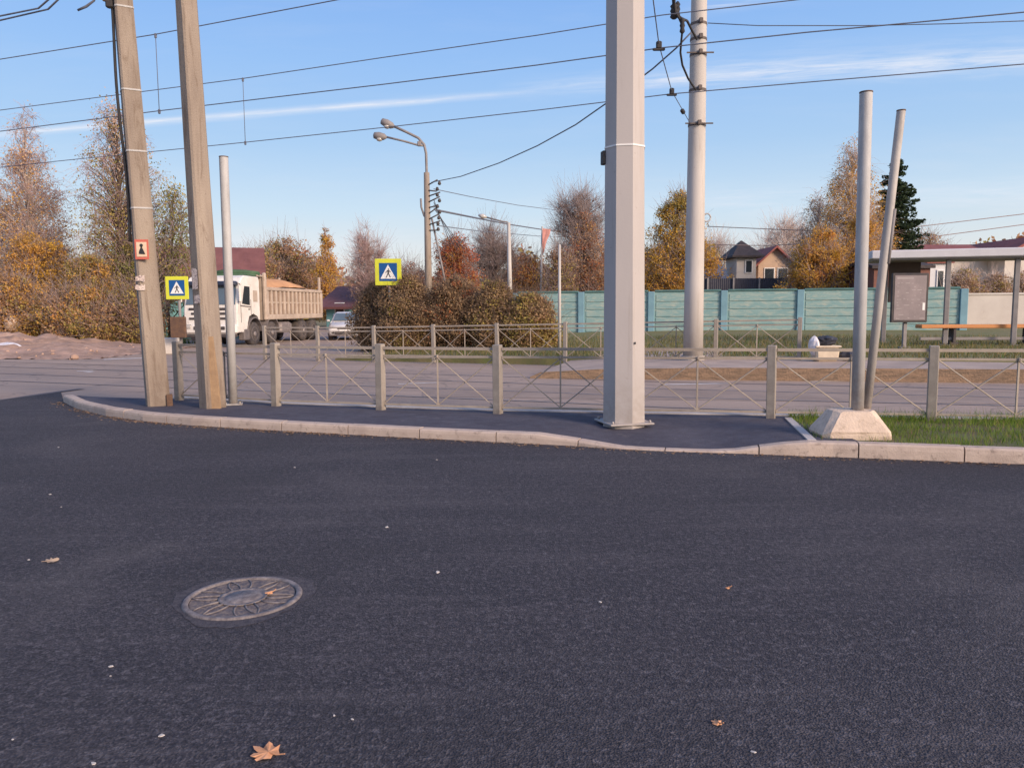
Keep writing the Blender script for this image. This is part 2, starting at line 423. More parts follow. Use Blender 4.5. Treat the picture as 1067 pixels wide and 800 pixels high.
def leaf_arrays(C, size, rng, flat=0.0):
    n = len(C)
    a = rng.normal(size=(n, 3)); a[:, 2] *= (1 - flat); a /= np.linalg.norm(a, axis=1)[:, None] + 1e-9
    b = rng.normal(size=(n, 3)); b -= a * (a * b).sum(1)[:, None]; b /= np.linalg.norm(b, axis=1)[:, None] + 1e-9
    s = (size * rng.uniform(0.6, 1.35, n))[:, None]
    w = s * rng.uniform(0.45, 0.7, n)[:, None]
    V = np.stack([C - a * s, C + b * w, C + a * s, C - b * w], 1)          # a pointed leaf-like rhombus
    return V.reshape(-1, 3)

def seg_arrays(P0, P1, R0, R1, n=3):
    """tapered prisms for many branches at once"""
    d = P1 - P0; L = np.linalg.norm(d, axis=1)[:, None] + 1e-9; d = d / L
    ref = np.where(np.abs(d[:, 2:3]) < 0.9, np.array([[0, 0, 1.0]]), np.array([[1.0, 0, 0]]))
    u = np.cross(d, ref); u /= np.linalg.norm(u, axis=1)[:, None] + 1e-9
    w = np.cross(d, u)
    V = np.zeros((len(P0), 2 * n, 3))
    for k in range(n):
        c, s_ = math.cos(2 * math.pi * k / n), math.sin(2 * math.pi * k / n)
        o = u * c + w * s_
        V[:, k] = P0 + o * R0[:, None]; V[:, n + k] = P1 + o * R1[:, None]
    fs = np.array([[k, (k + 1) % n, n + (k + 1) % n, n + k] for k in range(n)])
    Fc = (np.arange(len(P0)) * 2 * n)[:, None, None] + fs[None]
    return V.reshape(-1, 3), Fc.reshape(-1, 4)

PROFILE = {
    'column': lambda t: min(1, (1 - t) / .35 + .12) ** .8 * min(1, .55 + t * 1.6),
    'round': lambda t: math.sqrt(max(0, 1 - (2 * t - 1) ** 2)) ** 0.8,
    'birch': lambda t: (min(1, t / 0.3) ** 0.6) * (1 - max(0, (t - 0.3) / 0.7)) ** 0.75 + 0.05,
    'cone': lambda t: max(0.03, (1 - t)) ** 0.9 * min(1, t / 0.06 + 0.4),
    'shrub': lambda t: (1 - t ** 2.6) ** 0.6 * min(1, 0.75 + t),
    'vase': lambda t: (0.35 + 0.65 * min(1, t / 0.6)) * math.sqrt(max(0.02, 1 - max(0, (t - 0.6) / 0.42) ** 2)),
}

def tree(name, label, cat, px, y, top, hw, shape, leaves, twig, bark=None, group=None, base=0.0, crown0=0.15, clumps=120,
         per=45, lsize=0.14, csize=0.6, weights=None, bare=(0, 0), twigs=14, droop=0.0, trunk=0.16, lean=0.0, seed=1, depth=0.8, twr=0.018, stems=1, grad=None):
    """trunk, limbs to every clump of an uneven crown, twigs and leaf-sized faces around each clump"""
    rng = np.random.default_rng(seed)
    if shape != 'shrub' or lsize > .055: lsize *= .54; per = int(per * 2.3)
    twr *= .6; twigs = max(4, int(twigs * .75))
    bark = bark or BARK
    bp = D(px, 400, y); X0 = bp.x
    H = D(px, top, y).z - base
    W = hw * y / F
    root = empty(name, (X0, y, base), label, cat, group=group)
    prof = PROFILE[shape]
    # trunk path
    tp = [np.array([0, 0, 0.0])]
    N = 9
    for i in range(1, N + 1):
        t = i / N
        tp.append(np.array([lean * t * t * W + rng.normal(0, 0.03 * W), rng.normal(0, 0.03 * W), H * 0.93 * t]))
    tp = np.array(tp)
    def tpos(t):
        k = min(max(t, 0), 0.999) * N / 0.93
        k = min(k, N - 1e-6); i = int(k)
        return tp[i] + (tp[i + 1] - tp[i]) * (k - i)
    P0, P1, R0, R1 = [], [], [], []
    def seg(a, b, r0, r1): P0.append(a); P1.append(b); R0.append(r0); R1.append(r1)
    if shape != 'shrub':
        for i in range(N):
            seg(tp[i], tp[i + 1], trunk * (1 - i / N * 0.92), trunk * (1 - (i + 1) / N * 0.92))
    # lobes make the outline uneven
    lob = rng.uniform(0.65, 1.12, (7, 9))
    def lobe(a, t):
        i = (a / (2 * math.pi)) % 1 * 9; j = t * 6
        i0, j0 = int(i) % 9, min(int(j), 5)
        return lob[j0, i0] * (1 - (j - j0)) + lob[j0 + 1, i0] * (j - j0)
    CC, CR, CM, CB = [], [], [], []
    for k in range(clumps):
        # clumps sampled by envelope volume, more near the surface
        for _ in range(30):
            t = rng.uniform(0, 1)
            if rng.uniform() < prof(t) ** 1.3 + 0.06: break
        a = rng.uniform(0, 2 * math.pi)
        rr = prof(t) * W * lobe(a, t) * math.sqrt(rng.uniform(0.05, 1.0))
        z = H * (crown0 + (1 - crown0) * t) * rng.uniform(0.96, 1.0)
        z = max(0.1, min(H * 0.99, z))
        base_t = tpos(z / H)
        c = np.array([base_t[0] + rr * math.cos(a), rr * depth * math.sin(a) + base_t[1], z])
        CC.append(c); CR.append(csize * rng.uniform(0.6, 1.25) * (0.55 + 0.45 * prof(t)))
        isb = rng.uniform() < bare[0] + (bare[1] - bare[0]) * t
        CB.append(isb)
        # limb
        if shape == 'shrub':
            s0 = np.array([c[0] * 0.3 + rng.normal(0, 0.12), c[1] * 0.3, 0.0])
        else:
            s0 = tpos(max(0.06, z / H - (0.1 + 0.25 * rr / max(H, .1)) ))
        mid = (s0 + c) / 2 + np.array([rng.normal(0, 0.12), rng.normal(0, 0.12), 0.12 * rr + 0.1])
        br = trunk * 0.28 * (1 - 0.6 * t)
        seg(s0, mid, br, br * 0.65); seg(mid, c, br * 0.65, br * 0.3)
    CC = np.array(CC); CR = np.array(CR); CB = np.array(CB)
    # twigs
    n = clumps * twigs
    if n:
        idx = np.repeat(np.arange(clumps), twigs)
        d = rng.normal(size=(n, 3)); d /= np.linalg.norm(d, axis=1)[:, None]
        d[:, 2] += 0.55 - droop * 1.6
        e = CC[idx] + d * (CR[idx] * rng.uniform(0.6, 2.1, n))[:, None]
        s0 = CC[idx] + rng.normal(0, 0.12, (n, 3)) * CR[idx][:, None]
        m_ = (s0 + e) / 2 + rng.normal(0, 0.08, (n, 3)) * CR[idx][:, None]
        m_[:, 2] += droop * 0.3 * CR[idx]
        tw0 = np.concatenate([s0, m_]); tw1 = np.concatenate([m_, e])
        tr0 = np.full(2 * n, twr); tr0[n:] *= 0.75; tr1 = np.full(2 * n, twr * 0.75); tr1[n:] *= 0.55
        V2, F2 = seg_arrays(tw0, tw1, tr0, tr1, 3)
    V1, F1 = seg_arrays(np.array(P0), np.array(P1), np.array(R0), np.array(R1), 6)
    if n:
        V = np.concatenate([V1, V2]); Fq = np.concatenate([F1, F2 + len(V1)])
        mi = np.concatenate([np.zeros(len(F1), int), np.ones(len(F2), int)])
    else:
        V, Fq, mi = V1, F1, np.zeros(len(F1), int)
    npobj(npmesh('trunk', V, Fq.ravel(), np.full(len(Fq), 4), [bark, twig], mi), 'trunk' if shape != 'shrub' else 'stem', root)
    # leaves
    full = np.where(~CB)[0]
    if per and len(full):
        cnt = rng.integers(int(per * 0.6), int(per * 1.4) + 1, len(full))
        idx = np.repeat(full, cnt); n = len(idx)
        d = rng.normal(size=(n, 3)); d /= np.linalg.norm(d, axis=1)[:, None]
        r = CR[idx] * rng.uniform(0, 1.0, n) ** 0.45 * 1.15
        C = CC[idx] + d * r[:, None] * np.array([1, 1, 0.75 + droop])
        C[:, 2] -= droop * rng.uniform(0, 1, n) ** 1.5 * CR[idx] * 1.3
        C[:, 2] = np.maximum(C[:, 2], 0.03)
        V = leaf_arrays(C, lsize, rng)
        w = np.array(weights or [1] * len(leaves), float); w /= w.sum()
        cm = rng.choice(len(leaves), clumps, p=w)
        if grad is not None:                     # palette follows the height
            tz = CC[:, 2] / H
            cm = np.clip((np.interp(tz, grad[0], grad[1]) + rng.normal(0, 0.45, clumps)).round().astype(int), 0, len(leaves) - 1)
        mi = cm[idx]
        swap = rng.uniform(size=n) < 0.18
        mi = np.where(swap, rng.choice(len(leaves), n, p=w), mi)
        npobj(npmesh('crown', V, np.arange(len(V)), np.full(n, 4), leaves, mi), 'crown' if shape != 'shrub' else 'foliage', root)
    return root

# ------------------------------------------------------------------ world and sun
SUN_EL, SUN_AZ = 21.0, 132.0              # azimuth clockwise from +Y: behind the camera, to the right
w = bpy.data.worlds.new('World'); SC.world = w; w.use_nodes = True
t = NT(w.node_tree)
bg = w.node_tree.nodes['Background']
sky = t.n('ShaderNodeTexSky', sky_type='NISHITA'); sky.sun_disc = False
sky.sun_elevation = R(SUN_EL); sky.sun_rotation = R(SUN_AZ); sky.dust_density = 1.0; sky.ozone_density = 1.5
dirv = t.n('ShaderNodeTexCoord').outputs['Generated']
sp = t.n('ShaderNodeSeparateXYZ'); t.l(dirv, sp.inputs[0])
X, Y, Z = sp.outputs
ramp = t.ramp(t.math('MAXIMUM', Z, 0.0), [
    (0.0, srgb(243, 232, 222)), (0.05, srgb(238, 239, 237)), (0.12, srgb(210, 232, 250)), (0.2, srgb(178, 213, 250)),
    (0.29, srgb(157, 200, 253)), (0.38, srgb(138, 185, 250)), (0.6, srgb(118, 162, 230)), (1.0, srgb(110, 150, 215))])
nis = t.mix(1.0, sky.outputs[0], (0.1, 0.1, 0.1, 1), 'MULTIPLY')
col = t.mix(0.12, ramp, nis)
# thin streaks of cloud: tangent-plane coordinates of the northern sky
u = t.math('DIVIDE', X, t.math('MAXIMUM', Y, 0.05)); v = t.math('DIVIDE', Z, t.math('MAXIMUM', Y, 0.05))
cmb = t.n('ShaderNodeCombineXYZ'); t.l(t.math('MULTIPLY', u, 3.0), cmb.inputs[0]); t.l(t.math('MULTIPLY', v, 22.0), cmb.inputs[1])
nz = t.noise(cmb.outputs[0], 1.6, 6, 0.6, 0.2)
cm2 = t.n('ShaderNodeCombineXYZ'); t.l(t.math('MULTIPLY', u, 7.0), cm2.inputs[0]); t.l(t.math('ADD', t.math('MULTIPLY', v, 95.0), t.math('MULTIPLY', u, -5.0)), cm2.inputs[1])
wsp = t.rng(t.noise(cm2.outputs[0], 1.3, 7, 0.68, 0.5), 0.36, 0.66)
def streak(col, v0, slope, width, strength, u0, u1, u2, u3, wob=0.012, solid=0.15):
    c = t.math('ADD', t.math('MULTIPLY', u, slope), v0)
    d = t.math('ABSOLUTE', t.math('SUBTRACT', t.math('ADD', v, t.math('MULTIPLY', t.math('SUBTRACT', nz, 0.5), wob)), c))
    g = t.rng(d, 0.0, width, 1.0, 0.0)
    g = t.math('POWER', g, 1.5)
    a = t.math('MULTIPLY', t.rng(u, u0, u1), t.rng(u, u2, u3, 1, 0))
    f = t.math('MULTIPLY', t.math('MULTIPLY', g, a), t.math('MULTIPLY', t.math('ADD', t.math('MULTIPLY', wsp, 1.0 - solid), solid), strength))
    return t.mix(f, col, srgb(236, 240, 250))
col = streak(col, 0.2693, 0.0715, 0.0075, 1.0, -1.2, -0.62, -0.12, 0.06, 0.004, 0.35)
col = streak(col, 0.276, 0.047, 0.019, 0.9, -0.02, 0.2, 0.9, 1.3, 0.020)
col = streak(col, 0.288, 0.04, 0.04, 0.35, 0.1, 0.4, 0.9, 1.4, 0.05)
col = streak(col, 0.332, 0.16, 0.016, 0.45, 0.2, 0.27, 0.33, 0.5, 0.02)
col = streak(col, 0.13, 0.02, 0.03, 0.4, 0.0, 0.3, 0.8, 1.4, 0.05)
col = streak(col, 0.08, -0.02, 0.03, 0.5, -0.6, -0.4, -0.25, 0.0, 0.03)
hz = t.math('MULTIPLY', t.rng(nz, 0.5, 0.8), t.rng(Z, 0.05, 0.2, 0.25, 0.06))
col = t.mix(hz, col, srgb(240, 238, 240))
# warm glow of the low sun in the sky behind the camera
dt = t.n('ShaderNodeVectorMath', operation='DOT_PRODUCT'); t.l(dirv, dt.inputs[0])
dt.inputs[1].default_value = (math.sin(R(SUN_AZ)) * math.cos(R(SUN_EL)), math.cos(R(SUN_AZ)) * math.cos(R(SUN_EL)), math.sin(R(SUN_EL)))
glow = t.math('POWER', t.math('MAXIMUM', dt.outputs['Value'], 0.0), 3.0)
gcol = t.mix(glow, (0, 0, 0, 1), (1.1, 0.82, 0.56, 1))
col = t.mix(1.0, col, gcol, 'ADD')
t.l(col, bg.inputs['Color']); bg.inputs['Strength'].default_value = 1.0

sl = bpy.data.lights.new('sun', 'SUN'); sl.energy = 4.6; sl.angle = R(18); sl.color = (1.0, 0.79, 0.6)
so = bpy.data.objects.new('sun', sl); COL.objects.link(so)
sd = Vector((math.sin(R(SUN_AZ)) * math.cos(R(SUN_EL)), math.cos(R(SUN_AZ)) * math.cos(R(SUN_EL)), math.sin(R(SUN_EL))))
so.rotation_euler = sd.to_track_quat('Z', 'Y').to_euler(); so.location = (10, -12, 20)
SC.view_settings.view_transform = 'Standard'; SC.view_settings.look = 'None'; SC.view_settings.exposure = 0

# ------------------------------------------------------------------ ground, roads, kerb
def sheet(name, poly, z, mat, cuts=0):
    b = MB(); b.add([(p[0], p[1], z) for p in poly], [tuple(range(len(poly)))], mat)
    return struct(b.build(name, mat))

sheet('ground', [(-900, -60), (900, -60), (900, 1500), (-900, 1500)], -0.03, EARTH)

def kerb_line():
    px = [(66, 419), (80, 426), (110, 433.5), (150, 439), (200, 443.5), (300, 449.5), (420, 456), (540, 462), (600, 465), (640, 468), (680, 470), (720, 471.5),
          (755, 472.5), (790, 473.5), (835, 475.5), (860, 476), (935, 479), (1067, 484)]
    pts = [G(*p, 0.0) for p in px]
    e = (pts[-1] - pts[-2]).normalized()
    pts += [pts[-1] + e * 2.5, pts[-1] + e * 9]
    return pts
KL = kerb_line()
# resample evenly
def resample(pts, step):
    L = [0]
    for a, b in zip(pts, pts[1:]): L.append(L[-1] + (b - a).length)
    n = max(2, int(round(L[-1] / step))); out = []
    for i in range(n + 1):
        s = L[-1] * i / n; k = 0
        while k < len(pts) - 2 and L[k + 1] < s: k += 1
        out.append(pts[k].lerp(pts[k + 1], (s - L[k]) / max(1e-6, L[k + 1] - L[k])))
    return out
KP = resample(KL, 0.25)
xd0, xd1, xd2, xd3 = G(560, 462).x, G(650, 468).x, G(755, 472).x, G(832, 475).x
def kerb_h(x):
    if x < xd0 or x > xd3: return 0.125 if x < xd0 else 0.155
    if x < xd1: s = (x - xd0) / (xd1 - xd0); return 0.125 * (1 - s) + 0.022 * s
    if x < xd2: return 0.022
    s = (x - xd2) / (xd3 - xd2); return 0.022 * (1 - s) + 0.155 * s
def inner(pts, w):
    out = []
    for i, p in enumerate(pts):
        d = (pts[min(i + 1, len(pts) - 1)] - pts[max(i - 1, 0)]).normalized()
        out.append(p + Vector((-d.y, d.x, 0)) * w)
    return out
KI = inner(KP, 0.16)
kb = MB()
STONE = 4
for i in range(0, len(KP) - 1, STONE):
    js = list(range(i, min(i + STONE, len(KP) - 1) + 1))
    rings = []
    jt = random.uniform(-0.004, 0.004)
    for q, j in enumerate(js):
        o, n_ = KP[j].copy(), KI[j].copy()
        if q == 0 or q == len(js) - 1:            # joint gap between stones
            nb = KP[js[1]] if q == 0 else KP[js[-2]]
            dd = (nb - o).normalized() * 0.007; o = o + dd; n_ = n_ + dd
        h = kerb_h(o.x) + jt
        a = (n_ - o)
        pr = [(0.0, -0.05), (0.0, h * 0.6), (0.006, h - 0.018), (0.024, h), (0.15, h + 0.001), (0.16, h - 0.012), (0.16, -0.05)]
        rings.append([Vector((o.x, o.y, 0)) + a.normalized() * s + Vector((0, 0, z)) for s, z in pr])
    kb.loft(rings, KERB)
struct(kb.build('kerb', KERB))

# fence line of the near railing
RP = [G(x, y, 0.1) for x, y in [(187, 417), (288, 423), (397, 427), (519, 431), (651, 433.5), (803, 436), (970, 439)]]
e = (RP[-1] - RP[-2]); RP.append(RP[-1] + e); RP.append(RP[-1] + e)

def rail_y(x):
    for a, b in zip(RP, RP[1:]):
        if x <= b.x or b is RP[-1]:
            return a.y + (b.y - a.y) * (x - a.x) / (b.x - a.x)
# pavement between kerb and railing; behind the railing a low pale kerb
def band(name, xs, f0, f1, mat, n=8, zoff=0.0):
    b = MB(); rows = []
    for x in xs:
        p0, p1 = f0(x), f1(x)
        rows.append([p0.lerp(p1, k / n) for k in range(n + 1)])
    b.loft(rows, mat, cap=False, close=False, smooth=True)
    return b
def kin(x):
    best = None
    for a, b in zip(KI, KI[1:]):
        if (a.x - x) * (b.x - x) <= 0 and a.x != b.x:
            best = a.lerp(b, (x - a.x) / (b.x - a.x)); break
    if best is None: best = KI[0] if x < KI[0].x else KI[-1]
    return Vector((x, best.y, kerb_h(x) - 0.008))
XG = G(825, 436, 0.12).x + 0.05                     # pavement ends here, grass begins
def back(x): return Vector((x, rail_y(x) + 0.28, 0.1))
x_left = KI[1].x
def back2(x):
    # rounded west end of the island
    q = min(1.0, max(0.02, (x - x_left) / 2.2)); p = back(x); k = kin(x)
    return Vector((x, k.y + (p.y - k.y) * math.sqrt(q), 0.1 + (k.z - 0.1) * (1 - q)))
xs = np.linspace(x_left, XG, 70)
PAVEM = M('pavement_asphalt', rgb(0.085, 0.079, 0.1), rgb(0.062, 0.058, 0.078), 0.85, 1.6, 0.6, 90, dirt=rgb(0.13, 0.115, 0.125), dirtpos=(0.58, 0.74))
struct(band('pavement', xs, kin, back2, PAVEM).build('pavement', PAVEM))
b = MB()
bx = list(np.linspace(RP[0].x - 0.3, 14, 40))
rows = []
for x in bx:
    p = back(x)
    rows.append([Vector((x, p.y, -0.04)), Vector((x, p.y, 0.115)), Vector((x, p.y + 0.15, 0.115)), Vector((x, p.y + 0.15, -0.04))])
b.loft(rows, PALE_STONE, cap=True)
struct(b.build('back_kerb', PALE_STONE))
# pale edging strip between pavement and grass
a0, a1 = G(824, 436, 0.12), G(846, 459, 0.15)
b = MB(); b.tube([Vector((a0.x, a0.y + .1, 0.11)), Vector((a1.x, a1.y, 0.15))], 1.0, PALE_STONE, smooth=False, poly=[(-.045, -.06), (.045, -.06), (.045, .012), (-.045, .012)], ref=(1, 0, 0))
struct(b.build('edging_strip', PALE_STONE))
# grass strip soil
xs2 = np.linspace(XG, 14, 30)
def kin2(x): p = kin(x); return Vector((x, p.y, 0.125))
struct(band('verge', xs2, kin2, lambda x: back(x) + Vector((0, 0, 0.0)), SOIL, 4).build('verge_soil', SOIL))
def blades(name, pts, hmin, hmax, wid, mats, rng, lean=0.35):
    n = len(pts)
    a = rng.uniform(0, 2 * math.pi, n); h = rng.uniform(hmin, hmax, n)
    side = np.stack([np.cos(a), np.sin(a), np.zeros(n)], 1) * wid
    tip = pts + np.stack([rng.normal(0, lean, n) * h, rng.normal(0, lean, n) * h, h], 1)
    V = np.stack([pts - side, pts + side, tip], 1).reshape(-1, 3)
    mi = rng.choice(len(mats), n, p=np.array([5, 3, 1.2][:len(mats)]) / sum([5, 3, 1.2][:len(mats)]))
    o = npobj(npmesh(name, V, np.arange(len(V)), np.full(n, 3), mats, mi), name)
    return o
GR1 = leafmat('verge_green', rgb(0.15, 0.25, 0.03), rgb(0.23, 0.33, 0.05), rgb(0.29, 0.35, 0.07))
GR2 = leafmat('verge_dark_green', rgb(0.08, 0.14, 0.025), rgb(0.12, 0.19, 0.035), rgb(0.17, 0.22, 0.05))
GR3 = leafmat('dry_straw', rgb(0.3, 0.22, 0.1), rgb(0.38, 0.28, 0.13), rgb(0.24, 0.17, 0.08))
rng = np.random.default_rng(3)
n = 42000
gx = rng.uniform(XG - 0.4, 11.5, n); gt = rng.uniform(-.03, 1.06, n)
gp = []
for x, q in zip(gx, gt):
    p0, p1 = kin2(x), back(x)
    gp.append((x, p0.y + (p1.y - p0.y) * q, 0.1))
gp = np.array(gp)
exl = a1.x + (a0.x - a1.x) * (gp[:, 1] - a1.y) / (a0.y + .1 - a1.y)
in_ = gp[:, 0] > exl + .05
gp = gp[in_]; n = len(gp)
pn = np.sin(gp[:, 0] * 3.1 + 2 * np.sin(gp[:, 1] * 2.7)) * np.sin(gp[:, 1] * 4.3 + gp[:, 0])
keep = rng.uniform(size=n) < 0.58 + 0.5 * pn
# keep clear of the edging and of the block
gp = gp[keep]
tag(blades('verge_grass', gp, 0.03, 0.12, 0.004, [GR1, GR2, GR3], rng), 'short green grass on the verge between kerb and railing', 'grass', kind='stuff')

n = 2600
tx = rng.uniform(XG + .1, 11, n); ty = np.array([rail_y(x) for x in tx]) + rng.normal(-.04, .09, n)
kp = rng.uniform(size=n) < .35 + .65 * (np.sin(tx * 5.3) * np.sin(tx * 2.1 + 1) > 0)
tag(blades('railing_tufts', np.stack([tx, ty, np.full(n, .1)], 1)[kp], 0.08, 0.22, 0.004, [GR1, GR2, GR3], rng), 'taller grass tufts growing at the foot of the near railing', 'grass', kind='stuff')
# new asphalt sheet (foreground) and old road (tram street and side street)
s0, s1 = G(-60, 425), G(66, 408)
dirs = (s1 - s0).normalized()
S0 = s0 - dirs * 30
poly = [(-60, -25), (60, -25), (60, KL[-1].y + 0.1)] + [(p.x, p.y + 0.02) for p in reversed(KL)] + [(s1.x - .05, s1.y), (S0.x, S0.y)]
b = MB()
v = [(x, y, 0.004) for x, y in poly]
import mathutils.geometry as mg
tri = mg.tessellate_polygon([[Vector(p) for p in v]])
b.add(v, [tuple(f) for f in tri], NEWA)
struct(b.build('new_road', NEWA))
sheet('old_road', [(-45, 3), (45, 0), (45, 22), (-3.2, 24), (-5.4, 30), (-5.0, 130), (-17.5, 130), (-17.2, 30), (-22, 25.5), (-45, 27)], -0.004, OLDA)
# dark seam of tar where the two surfaces meet
b = MB()
q0, q1 = s1 + dirs * 0.5, S0
nrm = Vector((-dirs.y, dirs.x, 0))
rows = []
for k in range(60):
    p = q0.lerp(q1, k / 59); wv = 0.1 + 0.05 * math.sin(k * 1.7) + 0.03 * math.sin(k * 4.1)
    rows.append([Vector((p.x, p.y, 0.008)) - nrm * 0.06, Vector((p.x, p.y, 0.008)) + nrm * wv])
b.loft(rows, None, cap=False, close=False)
SEAM = M('tar_seam', rgb(0.1, 0.09, 0.1), rgb(0.14, 0.125, 0.13), 0.9, 4, 0.3)
struct(b.build('road_seam', SEAM))
# worn white markings on the old road
b = MB()
WORN = M('worn_road_paint', rgb(0.62, 0.58, 0.55), rgb(0.45, 0.4, 0.38), 0.8, 6, 0.1)
def mark(p0, p1, wpx):
    a, c = G(*p0), G(*p1); d = (c - a).normalized(); nn = Vector((-d.y, d.x, 0)) * wpx
    b.add([a - nn + Vector((0, 0, .001)), c - nn + Vector((0, 0, .001)), c + nn + Vector((0, 0, .001)), a + nn + Vector((0, 0, .001))], [(0, 1, 2, 3)], WORN)
mark((108, 374.5), (160, 372.5), 0.22); mark((90, 388), (96, 387), 0.1); mark((112, 371), (150, 366.5), 0.16)
mark((80, 386.8), (97, 386), 0.12)
mark((415, 400), (455, 398.5), 0.07); mark((690, 400.6), (760, 399.3), 0.09); mark((845, 397.5), (920, 396.5), 0.08); mark((975, 395.5), (1060, 395), 0.08)
struct(b.build('road_marking', WORN))
# dark patch repairs / tyre lanes
b = MB()
PATCH = M('dark_lane', rgb(0.25, 0.19, 0.158), rgb(0.33, 0.25, 0.205), 0.85, 1.0, 0.3, 60)
def quad(pxs, z):
    b.add([G(x, y, z) for x, y in pxs], [(0, 1, 2, 3)], PATCH)
quad([(440, 413), (1300, 424), (1300, 409), (440, 403)], 0.0)
struct(b.build('road_lane', PATCH))

# tram contact wires give the tracks
ZC, ZM = 5.8, 7.42
L3 = [G(x, y, ZC) for x, y in [(-70, 146), (0, 137), (163, 116), (400, 88), (560, 68), (690, 50), (840, 34), (950, 24), (1067, 13), (1190, 3)]]
L4 = [G(x, y, ZC) for x, y in [(-60, 181), (70, 167), (250, 149), (400, 133), (560, 115), (700, 98), (840, 86), (1067, 67), (1240, 52)]]
RAILS = M('tram_rail_steel', rgb(0.22, 0.185, 0.18), rgb(0.32, 0.265, 0.25), 0.5, 8, 0.1, metal=0.4)
for wire in (L3, L4):
    for off in (-0.76, 0.76):
        b = MB()
        ps = [Vector((p.x, p.y + off, 0)) for p in wire]
        ps = [ps[0] + (ps[0] - ps[1]).normalized() * 14] + ps + [ps[-1] + (ps[-1] - ps[-2]).normalized() * 12]
        rows = []
        for i, p in enumerate(ps):
            rows.append([p + Vector((0, -0.035, 0.0045)), p + Vector((0, 0.035, 0.0045))])
        b.loft(rows, None, cap=False, close=False)
        struct(b.build('tram_rail', RAILS))

# platform on the far side
f0 = G(552, 394, 0); f1 = G(800, 396.5, 0); fd = (f1 - f0).normalized()
pe = f1 + fd * 16
def plat(s, off, z): p = f0 + fd * s; return Vector((p.x + 0.25 * off, p.y + off, z))
b = MB(); rows = []
Lp = (pe - f0).length
for s, h in [(0, 0.03), (0.25, 0.14), (1.6, 0.22), (4.0, 0.27), (8, 0.28), (Lp, 0.3)]:
    rows.append([plat(s, 0, -0.05), plat(s, 0.02, h), plat(s, 0.03, h), plat(s, 12, h), plat(s, 12, -0.05)])
b.loft(rows, PAVE)
plt_ = b.build('tram_platform', PAVE)
plt_.data.materials.append(TAN)
for p in plt_.data.polygons:
    if abs(p.normal.z) < 0.5 and p.normal.y < -0.3: p.material_index = 1
struct(plt_)
# far lawn behind the platform railing
LAWN = M('far_lawn', rgb(0.14, 0.15, 0.05), rgb(0.2, 0.16, 0.08), 0.95, 1.2, 0.6, 10)
FR0, FR1 = G(390, 376, 0.04), G(845, 375.5, 0.28)
frd = (FR1 - FR0); frd.z = 0; frd.normalize()
def far_rail(s): p = FR0 + frd * s; z = min(0.28, max(0.03, 0.05 + (p.x + 4.0) * 0.02)); return Vector((p.x, p.y, z))
b = MB(); rows = []
for s in (-1.5, 1, 3, 5, 8, 11, 14, 20, 30):
    p = far_rail(s); z = p.z + 0.03
    rows.append([Vector((p.x - .1, p.y + 0.5, z - .2)), Vector((p.x, p.y + 0.5, z)), Vector((p.x + 1, p.y + 5, z)), Vector((p.x + 4, p.y + 30, z + .1))])
b.loft(rows, None, cap=False, close=False)
struct(b.build('lawn', LAWN))
GRO = leafmat('lawn_olive', rgb(0.13, 0.14, 0.05), rgb(0.19, 0.18, 0.07), rgb(0.25, 0.21, 0.09))
rng = np.random.default_rng(9)
n = 26000
ss = rng.uniform(-1.2, 26, n); of = rng.uniform(0.6, 15, n) ** 1.0
pts = np.array([(far_rail(s).x + o * 0.2, far_rail(s).y + o, far_rail(s).z + 0.02) for s, o in zip(ss, of)])
tag(blades('lawn_grass', pts, 0.05, 0.24, 0.012, [GRO, GR3, GR2], rng), 'rough mixed green and straw grass in front of the teal fence', 'grass', kind='stuff')

# dirt bank at the left
from mathutils import noise as mn
b = MB(); rows = []
NX, NY = 190, 60
for i in range(NX):
    x = -40 + i * 26.2 / (NX - 1); row = []
    for j in range(NY):
        y = 25.6 + j * 9.6 / (NY - 1); q = j / (NY - 1)
        P_ = Vector((x, y, 0))
        env = math.sin(math.pi * min(1, q * 1.08)) ** .8 * min(1, (NX - 1 - i) / 45)
        h = env * (.62 + .42 * mn.noise(P_ * .35) + .3 * mn.noise(P_ * .9)) + env * .16 * mn.noise(P_ * 2.4) + (.3 + env) * .1 * abs(mn.noise(P_ * 5.5)) + .06 * mn.noise(P_ * 11)
        row.append(Vector((x, y + .5 * mn.noise(Vector((x * .5, 7, 0))), max(-.01, h))))
    rows.append(row)
b.loft(rows, MUD, cap=False, close=False, smooth=True)
struct(b.build('dirt_bank', MUD))
b = MB(); rq = random.Random(12)
for k in range(260):
    x = rq.uniform(-30, -14.2); y = rq.uniform(25.2, 31); r_ = rq.choice((.05, .07, .1, .16)); z = .25 * rq.random() + (.3 if y > 27 and x < -18 else 0)
    b.box((x, y, z), (r_ * rq.uniform(1, 2), r_ * 1.3, r_ * rq.uniform(.7, 1.3)), None, rq.uniform(0, 3), r_ * .25, .7)
tag(b.build('rubble', MUD), 'clods and rubble scattered over the reddish dirt bank', 'rubble', kind='stuff')
rng = np.random.default_rng(19)
n = 2600
gp = np.stack([rng.uniform(-34, -14.5, n), rng.uniform(33.5, 36.5, n), np.zeros(n)], 1)
tag(blades('bank_grass', gp, 0.2, 0.6, 0.02, [GR2, GR3], rng), 'rough grass along the foot of the orange bushes behind the dirt bank', 'grass', kind='stuff')

